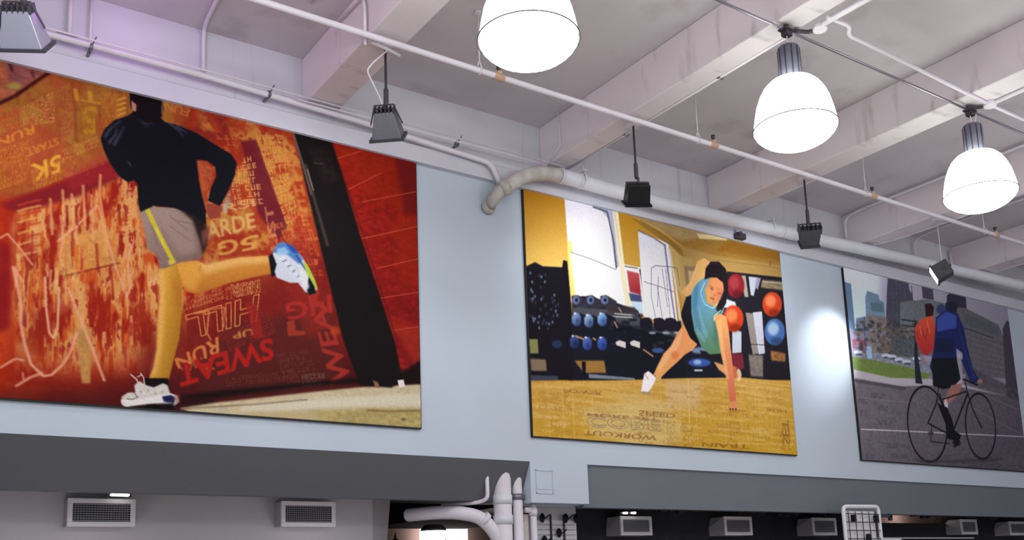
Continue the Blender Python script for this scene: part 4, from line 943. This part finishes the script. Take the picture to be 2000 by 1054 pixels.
    for k in range(60):
        x = 1034+s.rng.rand()*56; y = 530+s.rng.rand()*115
        if x > 1068 and y < 575: continue
        s.ell(x, y, 2, 3.2, (112, 132, 164) if s.rng.rand() < .5 else (54, 64, 84), .75, 1)
    for k, x in enumerate((1124, 1152, 1180)):
        s.fill([(x-8, 578), (x+4, 576), (x+24, 588), (x+26, 600), (x+6, 602), (x-6, 596)], (52, 50, 62), 1, 2)
        s.ell(x+1, 586, 7, 8, (106, 124, 168), .9, 2); s.ell(x+2, 586, 3, 4, (20, 24, 40), .9, 1)
    s.fill([(1118, 600), (1240, 606), (1262, 620), (1330, 650), (1330, 660), (1118, 612)], (214, 216, 224), .25, 3)
    s.fill([(1180, 596), (1240, 600), (1246, 612), (1190, 612)], (60, 52, 54), .9, 3)
    for a in ([(1200, 612), (1240, 616)], [(1196, 618), (1236, 620)], [(1208, 600), (1214, 610)]): s.stroke(a, 3, (230, 226, 216), .8, 1)
    for x, y, c, d in ((1126, 624, (126, 156, 196), (44, 60, 100)), (1150, 627, (150, 176, 210), (50, 66, 104)), (1176, 624, (140, 180, 224), (46, 74, 128)),
                    (1122, 668, (60, 78, 138), (30, 36, 70)), (1147, 671, (84, 106, 178), (40, 52, 104)), (1176, 671, (72, 100, 180), (34, 52, 118))):
        s.fill([(x-8, y-12), (x+6, y-13), (x+26, y-4), (x+26, y+10), (x+6, y+14), (x-6, y+12)], (26, 28, 40), .95, 2)
        s.fill([(x-9, y-6), (x-4, y-13), (x+4, y-13), (x+9, y-5), (x+9, y+7), (x+4, y+13), (x-4, y+12), (x-9, y+6)], c, .95, 2, col2=d, g=((x-6, y-8), (x+8, y+10)))
        s.ell(x+2, y+2, 3, 4, d, .7, 2); s.ell(x-3, y-12, 3, 2, (226, 232, 240), .8, 1)
    for k in range(40):
        x = 1190+s.rng.rand()*140; y = 600+s.rng.rand()*95
        if y > 600+(x-1190)*.25: s.ell(x, y, 3+s.rng.rand()*6, 2+s.rng.rand()*3, ((20, 20, 26), (52, 50, 60), (36, 40, 60))[s.rng.randint(3)], .7, 2)
    for x in (1262, 1289, 1311): s.ell(x, 634, 13, 13, (36, 34, 46), 1, 1, ); s.fill([(x-12, 622), (x, 620), (x+13, 632), (x+12, 644), (x, 648), (x-11, 642)], (34, 32, 44), 1, 1); s.ell(x+12, 650, 7, 2.5, (214, 218, 232), .6, 1)
    for a in ([(1200, 628), (1206, 640)], [(1124, 656), (1140, 662)], [(1158, 660), (1164, 664)], [(1256, 682), (1276, 696)]): s.stroke(a, 5, (206, 160, 116), .8, 1)
    for x in (1210, 1238): s.fill([(x-8, 668), (x, 664), (x+12, 668), (x+12, 680), (x-6, 674)], (226, 222, 214), .9, 1)
    s.ell(1285, 684, 12, 5, (74, 100, 160), .8, 2); s.ell(1088, 672, 10, 8, (44, 56, 92), .8, 3)
    s.fill([(1034, 662), (1050, 662), (1052, 690), (1036, 690)], (136, 138, 86), .9, 1); s.fill([(1036, 700), (1066, 702), (1068, 724), (1038, 724)], (134, 116, 96), .9, 2)
    s.fill([(1122, 704), (1180, 704), (1184, 728), (1140, 728)], (160, 118, 58), .9, 2); s.fill([(1136, 706), (1144, 706), (1144, 732), (1138, 732)], (20, 20, 26), 1, 1)
    s.fill([(1036, 732), (1090, 734), (1090, 742), (1036, 744)], (70, 74, 92), .8, 1); s.fill([(1150, 730), (1240, 738), (1240, 742), (1150, 738)], (128, 134, 152), .9, 1)
    s.fill([(1340, 676), (1400, 676), (1402, 740), (1344, 740)], (28, 30, 40), 1, 2); s.ell(1366, 684, 16, 6, (136, 160, 200), .8, 3); s.ell(1366, 708, 22, 8, (58, 90, 166), .95, 3); s.ell(1362, 707, 8, 5, (160, 190, 226), .8, 3); s.fill([(1356, 721), (1372, 721), (1372, 725), (1356, 725)], (216, 216, 216), .8, 0)
    s.fill([(1424, 690), (1450, 690), (1454, 720), (1430, 722)], (120, 40, 52), .9, 3)
    # wooden floor with faint lettering
    s.fill([(1020, 748), (1100, 746), (1250, 741), (1340, 738), (1450, 737), (1550, 746), (1580, 900), (1020, 880)], (192, 150, 72), 1, 1, col2=(190, 148, 44), g=((1300, 742), (1300, 880)))
    fl = smooth(Y-(745), 0, 6); s.wash(fl*smooth(n6, .45, .65), (206, 168, 92), .4); s.wash(fl*smooth(n5, .5, .75), (174, 126, 40), .35)
    s.fill([(1200, 790), (1290, 780), (1340, 840), (1290, 880), (1160, 850), (1130, 800)], (206, 186, 132), .6, 16)
    s.fill([(1300, 744), (1370, 744), (1370, 800), (1300, 800)], (206, 176, 136), .6, 10)
    s.stroke([(1344, 740), (1348, 880)], 3, (222, 192, 120), .7, 1); s.stroke([(1358, 785), (1440, 790)], 6, (170, 116, 50), .5, 3)
    for x0, x1, y0, y1, r, c in ((1050, 1096, 762, 798, 8, (150, 110, 60)), (1100, 1116, 764, 800, 6, (136, 100, 56)), (1120, 1150, 770, 812, 9, (172, 132, 66)), (1158, 1204, 776, 812, 8, (176, 140, 84)),
                                 (1044, 1066, 800, 850, 9, (186, 142, 60)), (1072, 1096, 806, 856, 9, (160, 122, 50)), (1100, 1130, 812, 860, 9, (186, 142, 60)), (1292, 1322, 818, 872, 9, (150, 120, 66)),
                                 (1328, 1356, 824, 872, 8, (140, 100, 40)), (1364, 1410, 790, 872, 12, (196, 158, 60)), (1424, 1444, 806, 872, 10, (150, 106, 36)), (1450, 1470, 790, 860, 10, (196, 152, 54)),
                                 (1480, 1500, 760, 860, 14, (206, 166, 84)), (1364, 1400, 750, 770, 4, (168, 128, 60)), (1522, 1540, 820, 878, 8, (150, 106, 44)), (1210, 1290, 770, 812, 7, (208, 178, 118))):
        s.lines([(x0, y0), (x1, y0+4), (x1+6, y1+4), (x0+3, y1)], r, c, .55, .7)
    for k in range(90):
        x = 1044+s.rng.rand()*490; y = 752+s.rng.rand()*118; w = 14+s.rng.rand()*26
        s.lines([(x, y), (x+w, y+w*.06), (x+w+1, y+w*.06+7), (x+1, y+7)], 1, (150, 112, 58) if s.rng.rand() < .6 else (222, 196, 138), .4)
    for x in (1070, 1098, 1118, 1156, 1206, 1290, 1326, 1358, 1412, 1446, 1474, 1504): s.stroke([(x, 760), (x+6, 878)], 1.6, (220, 190, 120), .5, 1)
    for k, (t, q, c, o) in enumerate((('CORE', [(1146, 812), (1288, 820), (1292, 842), (1148, 833)], (128, 112, 92), 2.2), ('WORKOUT', [(1284, 850), (1142, 839), (1140, 849), (1282, 860)], (140, 98, 56), 0),
                              ('TRAIN', [(1462, 868), (1372, 864), (1370, 871), (1462, 877)], (138, 98, 34), 0), ('MORE SET', [(1146, 806), (1286, 816), (1288, 822), (1148, 812)], (142, 100, 62), 0),
                              ('SPEED', [(1248, 800), (1320, 808), (1318, 816), (1248, 812)], (140, 100, 60), 0), ('RUN', [(1498, 796), (1536, 800), (1536, 806), (1498, 802)], (150, 108, 50), 0),
                              ('SET', [(1528, 866), (1526, 818), (1540, 820), (1544, 868)], (146, 100, 44), 0), ('POWER', [(1100, 758), (1176, 764), (1176, 772), (1102, 766)], (140, 98, 54), 0))):
        s.text(t, q, c, .85, 0 if not o else 1, o)
    s.fill([(1200, 768), (1252, 764), (1300, 790), (1230, 796)], (200, 170, 110), .4, 8)
    s.wash(smooth(Y-742, 0, 4)*smooth(n6*.4+n5*.6, .5, .7), (222, 194, 134), .35)
    # ---------------- the woman
    SK, SL, SD = (222, 158, 92), (240, 190, 140), (178, 96, 58)
    # raised arm behind the back
    s.fill([(1362, 510), (1376, 504), (1386, 512), (1382, 540), (1366, 560), (1352, 572), (1342, 580), (1330, 570), (1346, 552), (1356, 530)], (214, 164, 104), 1, 1); s.stroke([(1362, 516), (1350, 550), (1340, 568)], 5, (226, 174, 134), .8, 2)
    s.ell(1372, 528, 8, 14, (206, 168, 92), .7, 4)
    # leg stretched
    s.fill([(1334, 634), (1348, 648), (1362, 672), (1352, 684), (1338, 692), (1324, 706), (1306, 722), (1290, 738), (1276, 732), (1284, 714), (1296, 690), (1310, 676), (1322, 652)], SK, 1, 1, col2=(228, 150, 96), g=((1280, 730), (1345, 660)))
    s.fill([(1334, 640), (1322, 660), (1300, 690), (1284, 720), (1290, 724), (1306, 700), (1326, 676)], SL, .6, 4); s.ell(1318, 694, 8, 8, (206, 106, 66), .6, 5)
    s.fill([(1258, 730), (1266, 724), (1276, 732), (1282, 738), (1272, 758), (1264, 766), (1252, 764), (1254, 752)], (238, 228, 232), 1, 1); s.stroke([(1258, 728), (1266, 740)], 3, (180, 130, 96), .8, 1); s.fill([(1280, 732), (1292, 736), (1290, 744), (1280, 742)], (214, 170, 100), .9, 1)
    s.fill([(1254, 764), (1270, 766), (1268, 769), (1254, 768)], (130, 130, 140), .8, 1)
    # dark shorts, belt bag
    s.fill([(1330, 616), (1344, 598), (1360, 604), (1356, 640), (1376, 676), (1362, 672), (1348, 660), (1336, 634)], (24, 26, 30), 1, 1); s.fill([(1340, 580), (1354, 574), (1358, 620), (1340, 628), (1330, 612)], (28, 30, 38), 1, 1)
    s.fill([(1366, 684), (1410, 690), (1414, 700), (1396, 706), (1376, 700)], (30, 28, 34), 1, 2)
    s.fill([(1394, 706), (1412, 712), (1424, 726), (1420, 734), (1404, 722)], (206, 150, 96), 1, 2); s.ell(1442, 732, 6, 12, (226, 196, 150), .9, 2); s.fill([(1424, 712), (1438, 716), (1442, 738), (1430, 740)], (196, 108, 66), .9, 2)
    # tank top
    s.fill([(1350, 572), (1362, 552), (1378, 540), (1390, 546), (1376, 566), (1380, 590), (1396, 600), (1410, 590), (1420, 576), (1412, 612), (1396, 630), (1402, 640), (1408, 660), (1410, 690), (1386, 692), (1370, 678), (1356, 646), (1350, 610)], (96, 148, 174), 1, 1, col2=(88, 124, 88), g=((1376, 590), (1394, 690)))
    s.fill([(1352, 600), (1364, 596), (1384, 650), (1376, 670), (1360, 650)], (120, 164, 180), .6, 4)
    for a in ([(1372, 620), (1384, 650), (1396, 664)], [(1366, 640), (1382, 672)], [(1390, 620), (1396, 650)]): s.stroke(a, 3, (66, 106, 96), .5, 2)
    # neck, face
    s.fill([(1378, 560), (1384, 546), (1398, 540), (1412, 552), (1414, 572), (1408, 590), (1394, 598), (1384, 590)], (190, 132, 84), 1, 1); s.fill([(1388, 542), (1402, 540), (1414, 556), (1410, 574), (1400, 586), (1390, 574)], (206, 132, 88), 1, 2)
    s.stroke([(1376, 552), (1368, 572), (1376, 594), (1392, 602), (1402, 592)], 2, (216, 214, 204), .9, 0)
    s.fill([(1376, 546), (1378, 524), (1388, 511), (1404, 511), (1418, 526), (1422, 560), (1418, 592), (1406, 612), (1398, 604), (1404, 590), (1414, 566), (1412, 552), (1400, 542), (1388, 542)], (30, 24, 28), 1, 1)
    s.ell(1390, 564, 4, 1.8, (110, 54, 40), .7, 1, .4); s.ell(1405, 573, 3.5, 1.8, (110, 54, 40), .7, 1, .3); s.fill([(1378, 566), (1386, 560), (1392, 590), (1384, 592)], (206, 150, 96), .6, 3); s.fill([(1398, 560), (1414, 566), (1408, 586), (1400, 586)], (176, 92, 66), .4, 3); s.stroke([(1386, 558), (1394, 562)], 1.5, (70, 40, 34), .7, 0)
    s.ell(1396, 576, 2.5, 4, (176, 96, 66), .6, 1, .3); s.ell(1391, 583, 5, 2, (150, 62, 48), .8, 1, .3)
    s.fill([(1356, 560), (1366, 552), (1362, 600), (1372, 650), (1360, 640), (1352, 600)], (60, 104, 134), .5, 4); s.fill([(1396, 610), (1408, 600), (1404, 640), (1400, 680), (1392, 660)], (62, 96, 76), .5, 5)
    s.stroke([(1380, 520), (1392, 514), (1404, 516)], 2, (70, 56, 56), .6, 1); s.stroke([(1414, 540), (1416, 570), (1410, 594)], 2, (64, 48, 46), .5, 1)
    # supporting arm and hand
    s.fill([(1394, 618), (1406, 612), (1418, 618), (1424, 650), (1428, 690), (1434, 740), (1438, 786), (1426, 788), (1420, 740), (1408, 690), (1402, 650)], (214, 150, 96), 1, 1, col2=(198, 104, 78), g=((1410, 640), (1432, 780)))
    s.fill([(1400, 626), (1408, 622), (1414, 680), (1424, 740), (1418, 740), (1408, 690)], (232, 178, 116), .6, 3)
    s.stroke([(1408, 606), (1396, 616), (1394, 626)], 2.5, (226, 222, 216), .9, 0)
    s.fill([(1426, 784), (1438, 782), (1442, 796), (1438, 800), (1424, 799), (1422, 794)], (206, 138, 88), 1, 1)
    for x in (1426, 1431, 1437): s.ell(x, 799, 1.6, 2.2, (60, 34, 26), .9, 0)
    s.fill([(1420, 802), (1450, 799), (1460, 803), (1424, 806)], (160, 112, 50), .6, 2)
    return s
# ---- poster 3: cyclist in a city
def paint_cyclist():
    s = Sheet(1.4035*PY, 15.345, ZB, ZT, (150, 148, 160), 330); X, Y = s.PX, s.PYY
    n2 = s.noise(60, 60, 4); n5 = s.noise(9, 9, 3); n6 = s.noise(160, 10, 3)
    s.fill([(1640, 500), (1760, 540), (1760, 700), (1640, 700)], (176, 180, 202), 1, 12, col2=(160, 190, 226), g=((1690, 540), (1672, 640)))
    s.fill([(1720, 530), (2080, 600), (2080, 800), (1720, 700)], (146, 142, 156), .9, 18, col2=(104, 102, 116), g=((1740, 560), (1990, 640)))
    # towers
    s.fill([(1648, 550), (1662, 554), (1670, 640), (1676, 700), (1652, 700)], (82, 104, 128), 1, 1)
    s.fill([(1690, 580), (1694, 568), (1716, 576), (1718, 586), (1726, 590), (1732, 640), (1732, 690), (1694, 690)], (94, 116, 136), 1, 1, noise=.1); s.fill([(1700, 590), (1722, 592), (1726, 610), (1702, 608)], (66, 92, 98), .7, 3)
    s.fill([(1732, 572), (1734, 540), (1774, 550), (1776, 566), (1782, 576), (1784, 680), (1734, 690), (1730, 640)], (64, 62, 76), 1, 1, noise=.08)
    for x in (1742, 1750, 1758, 1766): s.stroke([(x, 546), (x+4, 660)], 1.5, (86, 84, 96), .6, 0)
    s.stroke([(1780, 558), (1784, 600), (1786, 640)], 4, (40, 46, 56), 1, 1)
    s.fill([(1800, 556), (1821, 560), (1824, 586), (1802, 582)], (62, 60, 74), 1, 1)
    s.fill([(1758, 590), (1812, 584), (1860, 596), (1862, 700), (1758, 690)], (88, 94, 98), 1, 2, noise=.1); 
    for k in range(4): s.stroke([(1760, 624+k*11), (1792, 628+k*10)], 5, (34, 38, 44), .9, 1)
    s.fill([(1849, 578), (1856, 570), (1886, 577), (1888, 604), (1890, 640), (1860, 640), (1850, 610)], (44, 44, 56), 1, 1)
    s.fill([(1868, 600), (1886, 602), (1950, 634), (1960, 660), (1968, 740), (1880, 730)], (80, 78, 86), 1, 1, noise=.12); s.fill([(1884, 612), (1950, 638), (1950, 656), (1884, 632)], (62, 70, 74), .6, 4)
    s.stroke([(1882, 640), (1940, 660)], 4, (36, 36, 44), .8, 1)
    for k in range(7): s.stroke([(1886, 652+k*11), (1964, 674+k*10)], 2, (60, 58, 66), .7, 1)
    s.fill([(1958, 642), (1966, 626), (1972, 628), (1990, 700), (2000, 790), (1966, 780)], (56, 52, 64), 1, 1); s.fill([(1975, 650), (2080, 660), (2080, 800), (2000, 800)], (84, 80, 92), .6, 8)
    # mid ground buildings, trees, cars
    s.fill([(1672, 622), (1696, 616), (1700, 690), (1674, 690)], (96, 106, 124), 1, 2); s.fill([(1694, 614), (1732, 620), (1740, 690), (1700, 690)], (104, 92, 88), .9, 3, noise=.2)
    s.fill([(1656, 640), (1690, 652), (1700, 700), (1662, 700)], (120, 112, 130), .8, 4); s.fill([(1664, 662), (1692, 664), (1694, 682), (1666, 680)], (116, 66, 80), .9, 2)
    s.ell(1702, 632, 6, 7, (36, 40, 36), .8, 2); s.ell(1730, 640, 4, 7, (52, 50, 44), .8, 2); s.stroke([(1688, 620), (1690, 700)], 3, (40, 42, 56), .9, 1)
    s.fill([(1710, 640), (1780, 640), (1790, 700), (1720, 700)], (84, 78, 76), .8, 6, noise=.3)
    for k in range(160):
        x = 1670+s.rng.rand()*125; y = 628+s.rng.rand()*66
        s.ell(x, y, 1.5+s.rng.rand()*4, 1.5+s.rng.rand()*3, ((62, 58, 54), (96, 84, 74), (46, 52, 56), (112, 116, 128))[s.rng.randint(4)], .6, 1)
    s.fill([(1740, 655), (1790, 660), (1800, 700), (1744, 695)], (64, 70, 74), .8, 6, noise=.35)
    s.fill([(1664, 690), (1700, 688), (1780, 700), (1830, 708), (1830, 740), (1790, 742), (1700, 716), (1664, 702)], (108, 112, 124), 1, 3, noise=.3)
    for x, y in ((1676, 688), (1730, 694), (1742, 696), (1756, 702), (1770, 706), (1790, 700)): s.ell(x, y, 9, 4, (170, 176, 194), .8, 2); s.ell(x+2, y+4, 7, 2, (46, 50, 62), .8, 1)
    s.fill([(1692, 676), (1702, 676), (1704, 700), (1694, 700)], (130, 156, 184), .9, 1)
    # lawn, kerb and road
    s.fill([(1664, 696), (1700, 702), (1770, 716), (1820, 732), (1810, 740), (1740, 738), (1668, 722)], (88, 106, 56), 1, 2, noise=.1)
    s.fill([(1668, 722), (1740, 738), (1820, 740), (1830, 756), (1740, 752), (1670, 738)], (146, 142, 150), 1, 1)
    s.fill([(1670, 738), (1760, 754), (1860, 752), (2090, 800), (2090, 960), (1680, 930)], (90, 86, 94), 1, 2, col2=(68, 64, 74), g=((1700, 750), (1900, 930)), noise=.14)
    s.fill([(1668, 740), (1770, 756), (1768, 762), (1670, 746)], (60, 58, 66), .8, 2)
    s.stroke([(1682, 838), (1780, 842), (1860, 846), (1990, 852), (2060, 856)], 3.5, (176, 172, 184), .9, 1, 2.5)
    for a in ([(1910, 766), (1990, 800)], [(1890, 790), (1960, 830), (2000, 850)], [(1674, 776), (1750, 784), (1780, 786)]): s.stroke(a, 1.5, (140, 136, 148), .5, 1)
    s.fill([(1892, 716), (1990, 762), (2080, 780), (2080, 810), (1880, 750)], (60, 56, 62), .8, 6, noise=.3)
    for x0, y0, w in ((1676, 776, 22), (1700, 766, 30), (1716, 790, 20), (1714, 818, 40), (1732, 864, 46), (1740, 884, 34), (1690, 884, 22), (1830, 884, 26), (1680, 800, 16), (1850, 900, 80), (1930, 905, 50)):
        s.lines([(x0, y0), (x0+w, y0+3), (x0+w, y0+14), (x0, y0+11)], 2, (54, 50, 58), .6, .9)
    # lamp post shadow strip beside the rider
    s.fill([(1786, 620), (1790, 640), (1792, 690), (1800, 740), (1802, 750), (1788, 748), (1786, 700)], (32, 32, 42), .95, 1)
    # ---- rider
    s.fill([(1806, 594), (1818, 592), (1824, 600), (1822, 618), (1808, 618)], (42, 28, 32), 1, 1)
    s.fill([(1786, 640), (1800, 622), (1822, 616), (1828, 640), (1826, 680), (1812, 694), (1800, 690), (1788, 664)], (174, 70, 50), 1, 1, col2=(140, 40, 42), g=((1810, 620), (1806, 690)))
    for a in ([(1810, 624), (1816, 650)], [(1796, 636), (1800, 654)]): s.stroke(a, 3, (214, 132, 100), .8, 1)
    for a in ([(1800, 640), (1806, 660)], [(1812, 640), (1808, 664)], [(1790, 648), (1796, 664)]): s.stroke(a, 2, (50, 26, 28), .8, 0)
    s.fill([(1796, 690), (1808, 700), (1806, 716), (1798, 706)], (120, 100, 110), .8, 2)
    s.ell(1858, 598, 12, 14, (34, 34, 50), 1, 2); s.ell(1838, 604, 9, 10, (42, 50, 88), .9, 3); s.stroke([(1850, 590), (1860, 586), (1868, 592)], 2, (70, 74, 96), .7, 1)
    s.fill([(1828, 620), (1846, 606), (1870, 612), (1882, 640), (1890, 680), (1900, 720), (1914, 744), (1898, 750), (1884, 720), (1872, 688), (1868, 700), (1870, 740), (1850, 744), (1824, 738), (1816, 716), (1824, 680), (1826, 650)], (30, 36, 76), 1, 1)
    s.fill([(1830, 622), (1848, 608), (1868, 616), (1868, 640), (1830, 648)], (54, 66, 136), .95, 3); s.fill([(1828, 660), (1862, 662), (1862, 690), (1826, 690)], (24, 28, 42), .6, 5); s.stroke([(1872, 640), (1886, 690), (1904, 738)], 7, (40, 48, 100), .8, 2)
    s.fill([(1868, 680), (1880, 690), (1880, 702), (1868, 696)], (150, 148, 160), .8, 2)
    s.ell(1914, 744, 5, 4, (134, 96, 92), .9, 1)
    s.fill([(1820, 700), (1868, 698), (1876, 740), (1862, 756), (1840, 760), (1822, 752)], (24, 26, 30), 1, 1)
    s.fill([(1858, 752), (1880, 748), (1872, 770), (1856, 786), (1842, 792), (1850, 768)], (128, 88, 82), 1, 2); s.fill([(1846, 774), (1852, 790), (1850, 800), (1842, 796)], (170, 160, 168), .9, 1)
    s.fill([(1830, 786), (1850, 796), (1860, 820), (1864, 840), (1878, 850), (1872, 862), (1850, 856), (1846, 826)], (22, 22, 26), 1, 1)
    # bicycle
    BKc = (20, 20, 26)
    for cx, cy, rx, ry, rot in ((1811, 828, 38, 74, -.10), (1915, 832, 29, 64, -.08)):
        P = []
        for t in [i*math.pi/24 for i in range(49)]:
            c, d = math.cos(rot), math.sin(rot); P.append((cx+rx*math.cos(t)*c-ry*math.sin(t)*d, cy+rx*math.cos(t)*d+ry*math.sin(t)*c))
        s.stroke(P, 7.5, BKc, 1, 1)
    for a, w in (([(1834, 752), (1828, 790), (1812, 826)], 3), ([(1812, 826), (1850, 846)], 4), ([(1834, 768), (1866, 848)], 5), ([(1886, 748), (1890, 768), (1866, 830), (1858, 850)], 6), ([(1840, 780), (1888, 764)], 3),
                 ([(1888, 760), (1900, 800), (1918, 836)], 5), ([(1880, 740), (1910, 752)], 5), ([(1812, 826), (1832, 780)], 3), ([(1860, 850), (1872, 868), (1862, 872)], 4), ([(1820, 826), (1818, 862), (1856, 866)], 1.5), ([(1824, 752), (1850, 756)], 6)):
        s.stroke(a, w+1.5, BKc, 1, 1)
    s.ell(1868, 864, 8, 6, BKc, .9, 1); s.ell(1818, 846, 6, 4, (40, 40, 50), .8, 1)
    s.stroke([(1888, 744), (1890, 764)], 3, (150, 148, 160), .7, 1)
    s.fill([(1780, 896), (1830, 898), (1960, 894), (1940, 902), (1800, 904)], (44, 42, 50), .6, 4)
    return s
s1 = paint_runner(); poster(s1, 'runner_poster', 'large orange and red poster of a runner in a black jacket', s1.bake('runner_print', G1))
s2 = paint_gym(); poster(s2, 'gym_poster', 'yellow poster of a woman doing a one-armed push-up in a gym', s2.bake('gym_print', G2))
s3 = paint_cyclist(); poster(s3, 'cyclist_poster', 'grey city poster of a cyclist with a red backpack', s3.bake('cyclist_print', G3))
